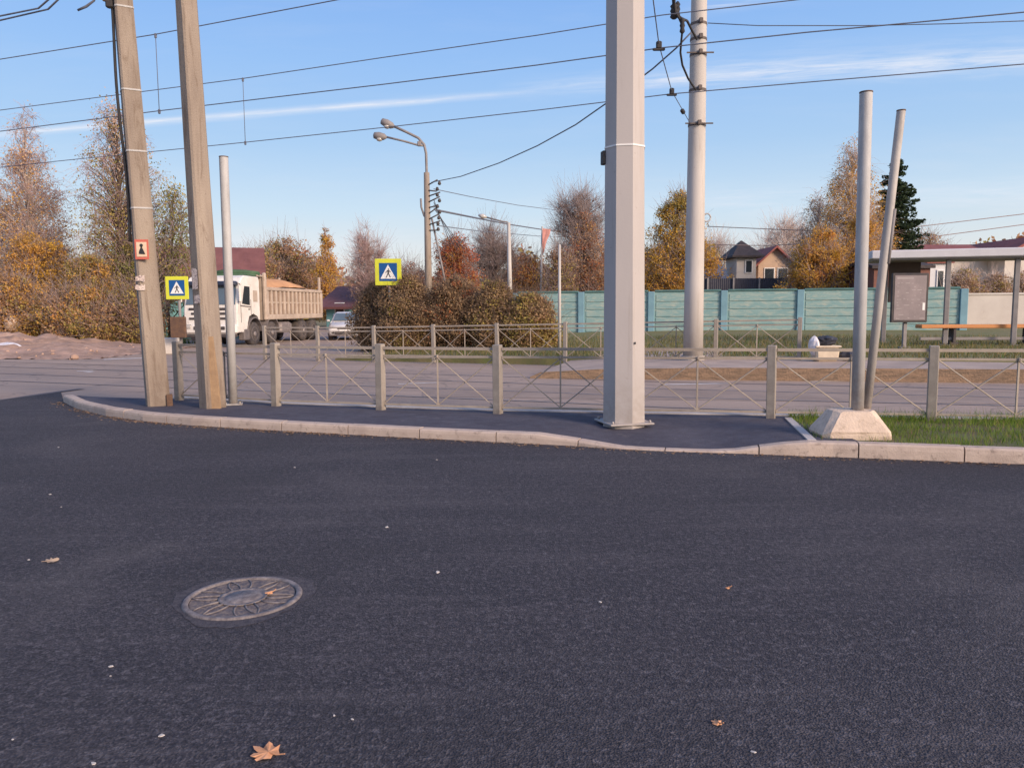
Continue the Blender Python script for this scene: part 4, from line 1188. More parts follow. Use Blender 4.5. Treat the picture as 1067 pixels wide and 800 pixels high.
# ------------------------------------------------------------------ tram stop: shelter, board, bench
ys = 25.5
zs = 0.3
def SP(px, py, y=ys): return D(px, py, y)
r0 = SP(907, 267); r1 = SP(1067, 264); 
xr0, xr1 = r0.x, r1.x + 3.0
zr = (r0.z + r1.z) / 2
sb = Vector((xr0, ys, zs))
SHR = R(15)
def sx(px):
    k = (px - CX) / F
    return (k * ys - xr0) / (math.cos(SHR) + k * math.sin(SHR))
Wr = sx(1150)
root = empty('tram_shelter', sb, 'tram stop shelter with flat white roof and grey posts', 'shelter', -SHR)
b = MB(); b.box((Wr / 2, 0.75, zr - zs), (Wr, 1.9, 0.27), None, 0, .03); b.build('roof', SHROOF, root)
b = MB(); b.box((Wr / 2, 0.75, zr - zs - 0.16), (Wr - .15, 1.7, 0.05), None, 0, .01); b.build('soffit', GREYM, root)
for px, yy in ((985.5, .1), (1057, .1), (1128, .1), (930, 1.5)):
    x = sx(px)
    b = MB(); b.box((x, yy, (zr - zs - .19) / 2), (0.15, 0.12, zr - zs - .19), None, 0, .015); b.box((x, yy, .02), (.28, .24, .04), None, 0, .01); b.build('post', GREYM, root)
x0_, x1_ = sx(930) + .1, sx(968)
b = MB(); b.box(((x0_ + x1_) / 2, 1.5, (zr - zs) / 2 + .62), (x1_ - x0_, 0.08, (zr - zs) - 1.6), None, 0, .01); b.build('back_panel', M('dark_brown_panel', rgb(0.1, 0.07, 0.06), rgb(0.075, 0.055, 0.05), 0.6), root)
# bench
bb = Vector((SP(950, 340).x, ys - .55, zs))
root = empty('bench', bb, 'long orange topped bench under the shelter roof', 'bench', R(-4))
Lb = SP(1150, 340).x - bb.x; zseat = SP(1000, 340, ys - .55).z - zs
b = MB()
for k in range(3): b.box((Lb / 2, 0.16 * k, zseat), (Lb, 0.14, 0.12), None, 0, .015)
b.build('seat', ORWOOD, root)
b = MB(); b.box((Lb / 2, 0.12, zseat * .36), (Lb - .1, 0.06, 0.1), None, 0, .01); b.build('rail', GREYM, root)
for px in (984, 1057, 1125):
    x = SP(px, 340).x - bb.x
    b = MB(); b.box((x, .16, zseat / 2 - .02), (0.09, 0.34, zseat - .04), None, 0, .01); b.box((x, .16, 0.05), (0.3, 0.42, 0.1), None, 0, .02); b.build('leg', DARKM, root)
# info board
yi = 23.2
ib = Vector((D(940, 350, yi).x, yi, zs)); o = lambda px, py: D(px, py, yi) - ib
root = empty('notice_board', ib, 'dark framed grey printed notice board on one post', 'notice board')
c0, c1 = o(927.5, 336), o(967.5, 284.5)
cc = (c0 + c1) / 2; ww, hh = c1.x - c0.x, c1.z - c0.z
b = MB(); b.box((cc.x * .7, 0.1, c0.z / 2 + .2), (0.11, 0.09, c0.z + .4), None, 0, .01); b.box((cc.x * .7, .1, .03), (.3, .26, .06), None, 0, .01); b.build('post', GREYM, root)
b = MB(); b.box((cc.x, 0, cc.z), (ww, 0.1, hh), None, 0, .015); b.build('frame', DARKM, root)
b = MB(); b.box((cc.x, -0.053, cc.z), (ww - .14, 0.012, hh - .14), None, 0, .002); pnl = b.build('printed_panel', GREYBOARD, root)
b = MB(); rr = random.Random(4)
b.box((cc.x - .17, -0.0605, cc.z + hh / 2 - .15), (ww * .45, 0.002, .05))
for k in range(12):
    z = cc.z + hh / 2 - .3 - k * .095; x = cc.x - ww / 2 + .14
    while x < cc.x + ww / 2 - .2:
        l = rr.uniform(.04, .16)
        if rr.random() < .5: b.box((x + l / 2, -0.0605, z + rr.uniform(-.012, .012)), (l, 0.002, .022))
        x += l + rr.uniform(.03, .1)
b.build('faded_print', BOARDTXT, pnl)
b = MB(); b.box((cc.x + ww / 2 - .13, -0.0605, cc.z - .26), (.07, .002, .22), None, 0, 0); b.build('sticker', WHITE, pnl)

# tub of bags on the platform
tb = G(859, 376, 0.28)
root = empty('plastic_tub', tb, 'cream plastic tub standing on the platform by the far railing', 'tub')
b = MB(); b.box((0, 0, 0.17), (0.52, 0.4, 0.34), None, 0, .04, 1.12); b.build('body', CREAMPL, root)
b = MB(); b.box((0, 0, 0.355), (0.62, 0.48, 0.045), None, 0, .015); b.build('rim', CREAMPL, root)
def blob(b, c, r, sq, m, seed, n=12, k=8):
    rr = np.random.default_rng(seed); rings = []
    for i in range(k + 1):
        ph = math.pi * i / k; ring_ = []
        for j in range(n):
            th = 2 * math.pi * j / n
            q = 1 + rr.uniform(-.24, .2)
            ring_.append(Vector((c[0] + r * sq[0] * math.sin(ph) * math.cos(th) * q, c[1] + r * sq[1] * math.sin(ph) * math.sin(th) * q, c[2] - r * sq[2] * math.cos(ph) * (1 + rr.uniform(-.05, .05)))))
        rings.append(ring_)
    b.loft(rings, m, True, False)
b = MB(); blob(b, (0, 0, 0), .25, (1.05, .8, .5), None, 5, 14, 9); o_ = b.build('bag', BAGK, loc=tb + Vector((0.03, 0, 0.49))); tag(o_, 'dark folded bag lying on top of the cream tub', 'bag')
b = MB(); blob(b, (0, 0, 0.17), .2, (.6, .7, 1.2), None, 6, 9, 6); o_ = b.build('bag', BAGW, loc=tb + Vector((-0.28, -0.05, 0.2))); tag(o_, 'crumpled white bag leaning on the left of the tub', 'bag')
b = MB(); blob(b, (0, 0, 0.12), .2, (1.0, .8, .65), None, 8); o_ = b.build('bag', BAGK, loc=tb + Vector((0.56, 0.02, 0))); tag(o_, 'small black bag on the platform right of the tub', 'bag')
b = MB(); blob(b, (0, 0, 0.1), .13, (.9, .9, .8), None, 9); o_ = b.build('bag', BAGW, loc=tb + Vector((0.82, -0.02, 0))); tag(o_, 'small white bag beside the upright tube, right of the black bag', 'bag')

# ------------------------------------------------------------------ truck
def wheel(parent, x, y, r, w, side):
    b = MB(); s = side
    b.lathe((x, y, r), [(r * .6, -w / 2), (r * .93, -w / 2), (r, -w * .36), (r, w * .36), (r * .93, w / 2), (r * .6, w / 2)], None, n=28, axis='X')
    wl = b.build('wheel', TYRE, parent)
    b = MB(); o = x + s * w / 2
    b.lathe((o, y, r), [(r * .6, -s * .02), (r * .57, s * .012), (r * .5, -s * .06), (r * .22, -s * .08), (r * .2, s * .03), (r * .12, s * .05)], None, n=24, axis='X')
    for k in range(10):
        a = k * math.pi / 5; b.lathe((o - s * .05, y + r * .34 * math.cos(a), r + r * .34 * math.sin(a)), [(.03, 0), (.03, s * .04), (.015, s * .05)], None, n=6, axis='X')
    b.build('rim', RIM, wl)
    return wl

yt = 33.0
pL, pR = D(192, 360, yt), D(251, 360, yt)
troot = empty('dump_truck', ((pL.x + pR.x) / 2 - .02, yt, 0.0), 'dusty white dump truck with beige ribbed tipper body on the side street', 'truck', R(-7.5))
# cab shell (front at y=0, rear at +y)
W2 = 1.22
prof = [(0.02, 0.62), (-0.03, 1.0), (-0.03, 1.5), (0.02, 1.78), (0.33, 2.78), (0.5, 2.98), (0.75, 3.08), (2.05, 3.06), (2.12, 2.9), (2.12, 1.15), (2.0, 1.1), (1.85, 1.3), (1.45, 1.42), (1.05, 1.3), (0.88, 1.0), (0.82, 0.62)]
b = MB()
rings = []
for x, k in ((-W2, .985), (-W2 + .05, 1.0), (W2 - .05, 1.0), (W2, .985)):
    inset = 0.05 if abs(x) == W2 else 0
    rings.append([Vector((x, 1.05 + (p[0] - 1.05) * (1 - inset * .6), 1.8 + (p[1] - 1.8) * (1 - inset * .5))) for p in prof])
b.loft(rings, TRUCKW); b.build('cab', TRUCKW, troot)
def slab(pts, th, name, m, parent=troot):
    """four corner points of a panel, thickened outward"""
    a = [Vector(p) for p in pts]; nn = (a[1] - a[0]).cross(a[3] - a[0]).normalized() * th
    b = MB(); b.add(a + [p + nn for p in a], [(3, 2, 1, 0), (4, 5, 6, 7), (0, 1, 5, 4), (1, 2, 6, 5), (2, 3, 7, 6), (3, 0, 4, 7)], m); return b.build(name, m, parent)
slab([(-1.12, 0.025, 1.82), (1.12, 0.025, 1.82), (1.06, 0.275, 2.62), (-1.06, 0.275, 2.62)], 0.03, 'windscreen', GLASSB)
b = MB(); b.box((0, 0.16, 2.72), (2.3, 0.3, 0.2), None, 0, .05); b.build('sun_visor', M('visor_blue', rgb(0.02, 0.03, 0.06), rgb(0.03, 0.04, 0.07), .3), troot)
for z, w_ in ((1.64, 1.95), (1.44, 1.75), (1.23, 1.95)):
    b = MB(); b.box((0, -0.035, z), (w_, 0.05, 0.1), None, 0, .015); b.build('grille_slot', DARKM, troot)
b = MB(); b.box((0, -0.045, 1.52), (0.34, 0.04, 0.13), None, 0, .03); b.build('emblem', RIM, troot)
b = MB(); b.box((0, -0.03, 0.78), (2.46, 0.3, 0.42), None, 0, .08); bump_ = b.build('bumper', TRUCKW, troot)
b = MB(); b.box((0, -0.02, 0.5), (2.3, 0.24, 0.16), None, 0, .04); b.build('lower_valance', DARKM, troot)
for s in (-1, 1):
    b = MB(); b.box((s * .98, -0.15, 0.88), (0.36, 0.12, 0.2), None, 0, .05); b.build('headlight', LAMPG, troot)
    b = MB(); b.box((s * .62, -0.17, 0.82), (0.2, 0.06, 0.15), None, 0, .03); b.build('fog_lamp', DARKM, troot)
    b = MB(); b.box((s * 1.36, 0.02, 2.28), (0.08, 0.16, 0.72), None, 0, .03); mr = b.build('mirror', TRUCKW, troot)
    b = MB(); b.tube([Vector((s * 1.2, .25, 2.72)), Vector((s * 1.36, .04, 2.66))], 0.02, None, n=6); b.tube([Vector((s * 1.2, .15, 1.95)), Vector((s * 1.36, .04, 1.95))], 0.02, None, n=6); b.build('mirror_arm', DARKM, mr)
    x = s * (W2 + .004)
    b = MB(); pl = [(0.42, 1.86), (1.12, 1.8), (1.15, 2.6), (0.68, 2.62)]
    b.prism(pl, 'X', x - s * .006, x + s * .012); b.build('side_window', GLASS, troot)
    b = MB(); pl = [(0.24, 1.76), (1.2, 1.7), (1.22, 1.74), (0.27, 1.80)]
    b.prism(pl, 'X', x - s * .006, x + s * .02); b.build('door_trim', GREYPL, troot)
    for y_ in (.3, 1.24):
        b = MB(); b.box((x, y_, 1.5), (.014, .022, 1.1 if y_ > 1 else .9)); b.build('door_gap', DARKM, troot)
    b = MB(); b.box((x, 1.68, 2.2), (.016, .4, .5), None, 0, .006); b.build('rear_quarter_panel', TRUCKB, troot)
    b = MB(); b.box((s * 1.235, 1.05, 1.62), (.03, .16, .04), None, 0, .008); b.build('door_handle', DARKM, troot)
    # arched mudguards over the two front axles
    for ya in (1.5, 3.3):
        b = MB(); rg_ = []
        for k in range(9):
            a = math.pi * (0.04 + .92 * k / 8)
            rg_.append([Vector((s * .86, ya + .68 * math.cos(a), .55 + .68 * math.sin(a))), Vector((s * 1.27, ya + .68 * math.cos(a), .55 + .68 * math.sin(a))), Vector((s * 1.27, ya + .73 * math.cos(a), .55 + .73 * math.sin(a))), Vector((s * .86, ya + .73 * math.cos(a), .55 + .73 * math.sin(a)))])
        b.loft(rg_, GREYPL); b.build('mudguard', GREYPL, troot)
    b = MB(); b.box((s * 1.1, 0.75, .52), (.3, .5, .5), None, 0, .04); b.build('step', GREYPL, troot)
    for ya, wd in ((1.5, .3), (3.3, .3), (7.0, .56), (8.35, .56)):
        wheel(troot, s * (1.23 - wd / 2), ya, 0.53, wd, s)
    b = MB(); b.box((s * .95, 5.0, .74), (.5, 1.3, .52), None, 0, .1); b.build('fuel_tank', RIM if s > 0 else GREYPL, troot)
b = MB(); b.box((-.42, 5.3, .9), (.12, 8.8, .26)); b.box((.42, 5.3, .9), (.12, 8.8, .26))
for k in range(6): b.box((0, 1.6 + k * 1.5, .9), (.72, .14, .2))
for ya in (1.5, 3.3, 7.0, 8.35): b.lathe((-1.0, ya, .53), [(.11, 0), (.11, 2.0)], None, n=10, axis='X')
b.box((0, 3.0, .7), (1.0, 2.0, .5)); b.build('chassis', DARKM, troot)
b = MB(); b.box((.55, 2.4, 1.7), (.35, .35, 1.9), None, 0, .06); b.build('air_intake', DARKM, troot)
# tipper body
y0b, y1b, zb0, zb1 = 2.75, 9.6, 1.13, 2.62
b = MB()
b.box((0, (y0b + y1b) / 2, zb0 + .06), (2.36, y1b - y0b, .12), TRUCKB)
for s in (-1, 1):
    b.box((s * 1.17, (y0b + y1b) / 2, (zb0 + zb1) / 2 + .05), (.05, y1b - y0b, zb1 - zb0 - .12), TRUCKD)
    b.box((s * 1.21, (y0b + y1b) / 2, zb1 - .07), (.14, y1b - y0b, .16), TRUCKB, 0, .03)
    b.box((s * 1.21, (y0b + y1b) / 2, zb0 + .12), (.14, y1b - y0b, .24), TRUCKB, 0, .03)
    b.box((s * 1.2, (y0b + y1b) / 2, (zb0 + zb1) / 2 + .05), (.06, y1b - y0b - .1, .08), TRUCKB, 0, .01)
    nr = 15
    for k in range(nr):
        yy = y0b + .1 + (y1b - y0b - .2) * k / (nr - 1)
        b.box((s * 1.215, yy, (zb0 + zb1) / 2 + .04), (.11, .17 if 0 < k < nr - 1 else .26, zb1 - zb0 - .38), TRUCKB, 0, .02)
b.box((0, y1b - .03, (zb0 + zb1) / 2), (2.3, .08, zb1 - zb0), TRUCKB, 0, .02)
b.build('tipper_body', TRUCKB, troot)
b = MB(); b.box((0, y0b - .02, 2.15), (2.46, .1, 2.1), None, 0, .03); b.box((0, y0b - .3, 3.12), (2.3, .62, .08), None, 0, .03)
for s in (-1, 1): b.box((s * 1.18, y0b - .02, 2.2), (.16, .2, 2.16), None, 0, .04)
b.build('headboard', TRUCKB, troot)
b = MB(); rows = []
for i in range(18):
    y_ = y0b + .2 + i * (y1b - y0b - .4) / 17; row = []
    for j in range(10):
        x = -1.12 + 2.24 * j / 9; q = i / 17
        row.append(Vector((x, y_, 2.5 + 0.62 * math.sin(math.pi * min(1, q * 1.05)) ** .7 * (1 - (x / 1.3) ** 2) ** .8 + random.uniform(-.03, .03))))
    rows.append(row)
b.loft(rows, None, cap=False, close=False, smooth=True); b.build('sand_load', SAND, troot)
b = MB(); b.tube([Vector((-1.15, 2.3, 3.23)), Vector((-.4, 2.28, 3.29)), Vector((.5, 2.3, 3.25)), Vector((1.15, 2.3, 3.21))], [.11, .16, .15, .1], None, n=10)
b.box((0, 1.75, 3.13), (2.2, .8, .12), None, 0, .05); b.build('rolled_tarp', TARP, troot)
for s in (-1, 1):
    b = MB(); b.box((s * 1.14, y1b - .1, 2.95), (.12, .12, .75), None, 0, .02); b.build('tail_stake', TRUCKB, troot)

# ------------------------------------------------------------------ white car behind the truck
ycar = 39.5
cr = D(359, 352, ycar)
croot = empty('parked_car', (cr.x, ycar, 0.0), 'white saloon car facing the camera behind the truck', 'car', R(8))
CARW = M('car_white', rgb(0.62, 0.6, 0.6), rgb(0.56, 0.54, 0.54), .35, 1.5, 0, dirt=rgb(0.45, 0.4, 0.37), dirtpos=(.6, .85))
def car_ring(y, w_, z0, z1, r=.12):
    return [Vector(p) for p in [(-w_ + r * .6, y, z0), (w_ - r * .6, y, z0), (w_, y, z0 + r), (w_ + .02, y, (z0 + z1) / 2), (w_ - .02, y, z1 - r), (w_ - r * 1.3, y, z1), (0, y, z1 + .02), (-w_ + r * 1.3, y, z1), (-w_ + .02, y, z1 - r), (-w_ - .02, y, (z0 + z1) / 2), (-w_, y, z0 + r)]]
b = MB()
b.loft([car_ring(0.0, .70, .38, .62, .1), car_ring(.08, .80, .26, .72), car_ring(.35, .84, .22, .8), car_ring(1.1, .86, .2, .93), car_ring(1.6, .86, .2, .96), car_ring(3.4, .86, .2, .98), car_ring(4.0, .84, .24, .97), car_ring(4.25, .76, .34, .88)], None, True, True); b.build('body', CARW, croot)
b = MB(); rg_ = []
for y_, w_, z in ((1.12, .76, .9), (1.35, .74, 1.08), (1.85, .66, 1.38), (2.3, .64, 1.45), (2.9, .64, 1.43), (3.3, .66, 1.3), (3.7, .72, .95)):
    rg_.append([Vector((-w_ - .04, y_, .88)), Vector((w_ + .04, y_, .88)), Vector((w_, y_, z - .08)), Vector((w_ - .12, y_, z)), Vector((-w_ + .12, y_, z)), Vector((-w_, y_, z - .08))])
b.loft(rg_, None, True, False); cab_ = b.build('cabin', CARW, croot)
slab([(-.64, 1.17, 1.0), (.64, 1.17, 1.0), (.54, 1.78, 1.37), (-.54, 1.78, 1.37)], .015, 'windscreen', GLASSB, croot)
for s in (-1, 1):
    b = MB(); b.prism([(1.55, .98), (3.3, .98), (3.0, 1.3), (2.3, 1.34), (1.95, 1.3)], 'X', s * .69, s * .725); b.build('side_window', GLASS, croot)
    b = MB(); b.box((s * .58, .07, .68), (.32, .2, .13), None, s * .35, .05); b.build('headlight', LAMPG, croot)
    b = MB(); b.box((s * .58, .02, .4), (.2, .08, .09), None, s * .2, .03); b.build('fog_lamp', DARKM, croot)
    b = MB(); b.box((s * .93, 1.45, 1.0), (.18, .1, .12), None, 0, .04); b.build('mirror', CARW, croot)
    for y_ in (.78, 3.35):
        wheel(croot, s * .76, y_, .31, .2, s)
b = MB(); b.box((0, .0, .62), (.7, .06, .1), None, 0, .02); b.build('grille', DARKM, croot)
b = MB(); b.box((0, -.01, .38), (.95, .06, .13), None, 0, .03); b.build('lower_intake', DARKM, croot)
b = MB(); b.box((0, -.03, .5), (.52, .02, .11), None, 0, .005); b.build('number_plate', WHITE, croot)

# ------------------------------------------------------------------ houses
def house(name, label, px, y, wpx, eave_py, ridge_py, depth, wallm, roofm, hip=False, over=0.4, rz=0.0, wins=(), ridge='X', base=0.0):
    c = D(px, 330, y); w_ = wpx * y / F; ze = D(px, eave_py, y).z; zr_ = D(px, ridge_py, y).z
    root = empty(name, (c.x, y, base), label, 'house', rz)
    hw_, d2 = w_ / 2, depth / 2
    b = MB()
    if ridge == 'X':
        pr = [(-d2, 0), (d2, 0), (d2, ze), (0, zr_ - .15) if not hip else (d2 - .01, ze), (-d2, ze)]
        b.prism([(p[0] + d2, p[1]) for p in pr], 'X', -hw_, hw_)
    else:
        pr = [(-hw_, 0), (hw_, 0), (hw_, ze), (0, zr_ - .12), (-hw_, ze)]
        if hip: pr = [(-hw_, 0), (hw_, 0), (hw_, ze), (-hw_, ze)]
        b.prism(pr, 'Y', 0, depth)
    b.build('wall', wallm, root)
    b = MB(); o = over
    if hip:
        e = [Vector((-hw_ - o, -o, ze - .05)), Vector((hw_ + o, -o, ze - .05)), Vector((hw_ + o, depth + o, ze - .05)), Vector((-hw_ - o, depth + o, ze - .05))]
        rl = max(0.05, hw_ - d2) if ridge == 'X' else 0.05
        r_ = [Vector((-rl, d2, zr_)), Vector((rl, d2, zr_))]
        e2 = [v - Vector((0, 0, .15)) for v in e]
        b.add(e + r_ + e2, [(0, 1, 5, 4), (1, 2, 5), (2, 3, 4, 5), (3, 0, 4), (6, 7, 1, 0), (7, 8, 2, 1), (8, 9, 3, 2), (9, 6, 0, 3), (9, 8, 7, 6)], None)
    elif ridge == 'X':
        k = o * (zr_ - ze) / d2
        pr = [(-o, ze - k), (d2, zr_), (depth + o, ze - k), (depth + o, ze - k - .18), (d2, zr_ - .18), (-o, ze - k - .18)]
        b.prism(pr, 'X', -hw_ - o, hw_ + o)
    else:
        k = o * (zr_ - ze) / hw_
        pr = [(-hw_ - o, ze - k), (0, zr_), (hw_ + o, ze - k), (hw_ + o, ze - k - .2), (0, zr_ - .2), (-hw_ - o, ze - k - .2)]
        b.prism(pr, 'Y', -o, depth + o)
    b.build('roof', roofm, root)
    for x, z, ww_, hh_ in wins:
        b = MB(); b.box((x, -.03, z), (ww_ + .16, .08, hh_ + .16), None, 0, .01); f = b.build('window', WHITE, root)
        b = MB(); b.box((x, -.075, z), (ww_, .02, hh_), None, 0, 0); b.build('pane', GLASS, f)
    return root
house('house', 'low house with maroon roof and teal wall behind the truck', 214, 56, 106, 285, 254, 6, BRICKW, MARROOF, hip=False, over=.6, rz=R(19), wins=[(-3.0, 1.7, .8, 1.1), (0, 1.7, .8, 1.1)])
b = MB(); pb = D(171, 300, 52); b.box((0, 0, 2.2), (1.6, .4, 2.9), None, 0, .02); ob = b.build('brick_outbuilding', BRICKW, loc=(pb.x, 52, 0))
bpy.data.objects.remove(ob)
hb = house('shed', 'brown brick shed beside the teal walled house', 170, 50, 20, 292, 284, 4, BRICKW, MARROOF, over=.3); hb['category'] = 'shed'
house('house', 'maroon roofed teal house seen behind the white car', 352, 62, 26, 316, 297, 7, TEALW, MARROOF, over=.7, rz=R(-14), wins=[(0.2, 1.6, .7, .9)])
house('house', 'beige gabled house with reddish roof beyond the teal fence', 806, 70, 34, 272, 256, 8, BEIGE, REDROOF, ridge='Y', over=.5, wins=[(-.5, 4.5, .8, 1.0), (.7, 4.5, .8, 1.0)])
house('house', 'pale tower house with dark pointed roof beside the beige gable', 776.5, 68, 20, 266, 249, 3.4, WPLAST, DKROOF, hip=True, ridge='Y', over=.55, wins=[(.2, 5.1, .5, 1.0)])
house('house', 'small house with steep blue grey roof left of the dark fence', 744, 66, 24, 290, 267, 7, WPLAST, BLUEROOF, ridge='X', over=.3)
house('house', 'long pale house with red roof behind the shelter', 1040, 58, 112, 263, 248, 12, WPLAST, REDROOF, ridge='X', over=.7, wins=[(-2.0, 3.2, .5, 1.3), (-.7, 3.2, .35, 1.2), (2.6, 3.2, .6, 1.3)])
house('house', 'narrow white annex with one window next to the long pale house', 976, 52, 22, 271, 263, 5, M('cool_white_plaster', rgb(0.66, 0.65, 0.66), rgb(0.58, 0.57, 0.58), .9, 1), REDROOF, ridge='X', over=.2, wins=[(0.1, 3.2, .35, 1.4)])
house('house', 'dark red gable rising at the far right behind the shelter', 1072, 56, 56, 262, 246, 9, WPLAST, REDROOF, ridge='Y', over=.6)
hb = house('shed', 'brown shed behind the notice board', 938, 46, 58, 276, 270, 4, BRICKW, DKROOF, over=.2); hb['category'] = 'shed'
# dark sheet fence on the rise behind the teal fence
wA = D(160, 330, 43); wA.z = 0; panel_fence('concrete_fence', 'short teal wall standing between the cabled pole and the truck', 0, 0, 2.0, TEALW, TEALP, TEALW, 2.6, 2, wA, wA + Vector((5, .3, 0)), True)
f0p, f1p = D(733, 303, 52), D(824, 303, 52)
root = empty('sheet_fence', (f0p.x, 52, 0), 'dark navy sheet fence in front of the beige gabled house', 'fence')
Ls = f1p.x - f0p.x; zt_ = D(780, 290, 52).z
b = MB(); rows = []
nseg = 90
rows = [[Vector((Ls * k / nseg, .03 * (k % 2), 0)), Vector((Ls * k / nseg, .03 * (k % 2), zt_ * (1 - .0 * k)))] for k in range(nseg + 1)]
b.loft(rows, None, cap=False, close=False); b.build('sheet', NAVYF, root, fix=False)
for k in range(4):
    b = MB(); b.box((Ls * (k + .15) / 3.4, -.08, zt_ / 2), (.1, .1, zt_ + .08)); b.build('post', GREYM, root)

# ------------------------------------------------------------------ trees and shrubs
def LM(n, *c): return leafmat(n, *[rgb(*[min(.75, v * (1.0 if 'needle' in n or 'litter' in n else 1.9 if 'hedge' in n else 1.75)) for v in k]) for k in c])
ORANGE = LM('leaf_orange', (.46, .2, .045), (.55, .26, .065), (.36, .15, .045))
YELL = LM('leaf_yellow', (.52, .3, .05), (.45, .25, .04), (.36, .2, .05))
RUSTL = LM('leaf_rust', (.24, .085, .04), (.31, .12, .055), (.17, .07, .04))
OLIVE = LM('leaf_olive', (.22, .18, .05), (.3, .23, .07), (.17, .14, .05))
GREENL = LM('leaf_green', (.13, .135, .045), (.18, .175, .055), (.1, .105, .04))
BROWN = LM('leaf_brown', (.25, .155, .09), (.33, .2, .115), (.18, .11, .07))
DKBR = LM('leaf_dark_brown', (.15, .095, .068), (.2, .125, .088), (.11, .072, .055))
SPR = LM('needle_green', (.035, .06, .035), (.06, .09, .045), (.085, .11, .05))
PINK = LM('leaf_pink_brown', (.42, .27, .2), (.5, .32, .23), (.34, .21, .16))
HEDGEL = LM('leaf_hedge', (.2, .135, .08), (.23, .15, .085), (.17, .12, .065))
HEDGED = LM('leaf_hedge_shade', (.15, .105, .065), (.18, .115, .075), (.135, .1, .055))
TWIGB = M('brown_twig', rgb(.2, .135, .1), rgb(.14, .1, .08), .9, 2, 0)
REDL = LM('leaf_red', (.3, .07, .035), (.38, .11, .05), (.22, .06, .035))

# left group
tree('birch_tree', 'nearly bare pinkish birch cut by the left edge of the picture', 'tree', -6, 44, 146, 30, 'birch', [PINK, ORANGE], TWIGP, BIRCHB, clumps=190, per=14, bare=(.1, .7), twigs=24, droop=.5, trunk=.17, seed=11, csize=.75, lsize=.11, twr=.012, crown0=.2)
tree('birch_tree', 'pinkish orange birch with bare top, second from the left edge', 'tree', 42, 41, 108, 44, 'birch', [ORANGE, PINK], TWIGP, BIRCHB, clumps=330, per=22, bare=(0, .65), twigs=18, droop=.5, trunk=.19, seed=12, csize=.75, lsize=.105, twr=.012, crown0=.15, grad=([0, .45, .7], [0, 0, 1]))
tree('birch_tree', 'tall olive and pink birch directly behind the cabled concrete pole', 'tree', 135, 37, 101, 43, 'column', [GREENL, OLIVE, OLIVE, PINK], TWIGP, BARK, clumps=270, per=26, bare=(0, .4), twigs=14, droop=.7, trunk=.18, seed=13, csize=.68, lsize=.095, twr=.012, crown0=.14, grad=([0.1, .45, .85], [0, 1.2, 3]))
tree('birch_tree', 'smaller drooping green tree between the two leaning poles', 'tree', 180, 36, 190, 27, 'column', [GREENL, OLIVE], TWIGG, BARK, clumps=75, per=34, twigs=12, droop=.9, trunk=.12, seed=14, csize=.6, lsize=.095, lean=.4, crown0=.25)
for px, top, hw, y, pal, wt, lab, sd in (
    (-20, 246, 44, 36.5, [ORANGE, BROWN, OLIVE], [5, 2, 1], 'orange brown bush at the left edge behind the dirt bank', 21),
    (48, 238, 50, 37.5, [ORANGE, BROWN, YELL], [5, 1, 1.5], 'big rounded orange bush under the second birch', 22),
    (100, 262, 40, 35.5, [OLIVE, ORANGE, BROWN], [3, 2, 1.5], 'olive and orange bush left of the cabled pole', 23),
    (142, 250, 36, 36.5, [GREENL, OLIVE, DKBR], [2, 3, 1.5], 'dark olive bush behind the cabled pole foot', 24),
    (20, 288, 52, 34.6, [BROWN, ORANGE, OLIVE], [3, 3, 1], 'low brown bush at left just behind the dirt bank', 25),
    (88, 298, 46, 34.2, [BROWN, ORANGE, OLIVE], [4, 1.5, 2], 'low brown bush below the olive and orange bush', 26),
    (146, 300, 30, 34.4, [DKBR, OLIVE, BROWN], [3, 2, 2], 'low dark bush beside the shed, right end of the left bushes', 27)):
    tree('shrub', lab, 'bush', px, y, top, hw, 'shrub', pal, TWIGG, clumps=210, per=52, lsize=.095, csize=.55, weights=wt, twigs=12, trunk=.1, seed=sd, crown0=.04, twr=.014, depth=.7)
# middle distance
tree('broadleaf_tree', 'round brown tree behind the tipper body', 'tree', 300, 78, 250, 36, 'round', [BROWN, OLIVE, RUSTL], TWIGG, clumps=170, per=40, lsize=.2, csize=1.1, weights=[3, 2, 1], seed=31, trunk=.3, crown0=.1, twr=.025)
tree('broadleaf_tree', 'smaller brown tree above the dump truck headboard', 'tree', 268, 72, 262, 26, 'round', [BROWN, ORANGE, OLIVE], TWIGG, clumps=110, per=40, lsize=.18, csize=1.0, seed=32, trunk=.25, crown0=.1, twr=.025)
tree('birch_tree', 'narrow yellow orange birch right of the tipper body', 'tree', 344, 72, 236, 20, 'cone', [YELL, ORANGE, BROWN], TWIGP, BIRCHB, clumps=140, per=40, lsize=.16, csize=.85, weights=[2, 3, 1], seed=33, trunk=.2, crown0=.1, twr=.02)
tree('birch_tree', 'bare pinkish tree behind the sign with yellow border by the hedge', 'tree', 388, 62, 230, 25, 'birch', [PINK, BROWN], TWIGP, BIRCHB, clumps=150, per=8, lsize=.13, csize=.9, bare=(.2, 1), twigs=30, seed=34, trunk=.2, twr=.016, crown0=.15)
tree('broadleaf_tree', 'low brown tree left of the lamp pole behind the hedge', 'tree', 425, 66, 274, 28, 'round', [BROWN, RUSTL, PINK], TWIGG, clumps=110, per=26, lsize=.15, csize=.9, seed=35, trunk=.2, crown0=.1, bare=(0, .4), twigs=20)
tree('broadleaf_tree', 'compact red leaved tree right of the lamp pole', 'tree', 475, 53, 246, 24, 'round', [REDL, RUSTL, ORANGE], TWIGG, clumps=150, per=44, lsize=.13, csize=.75, weights=[3, 3, 1], seed=36, trunk=.2, crown0=.15)
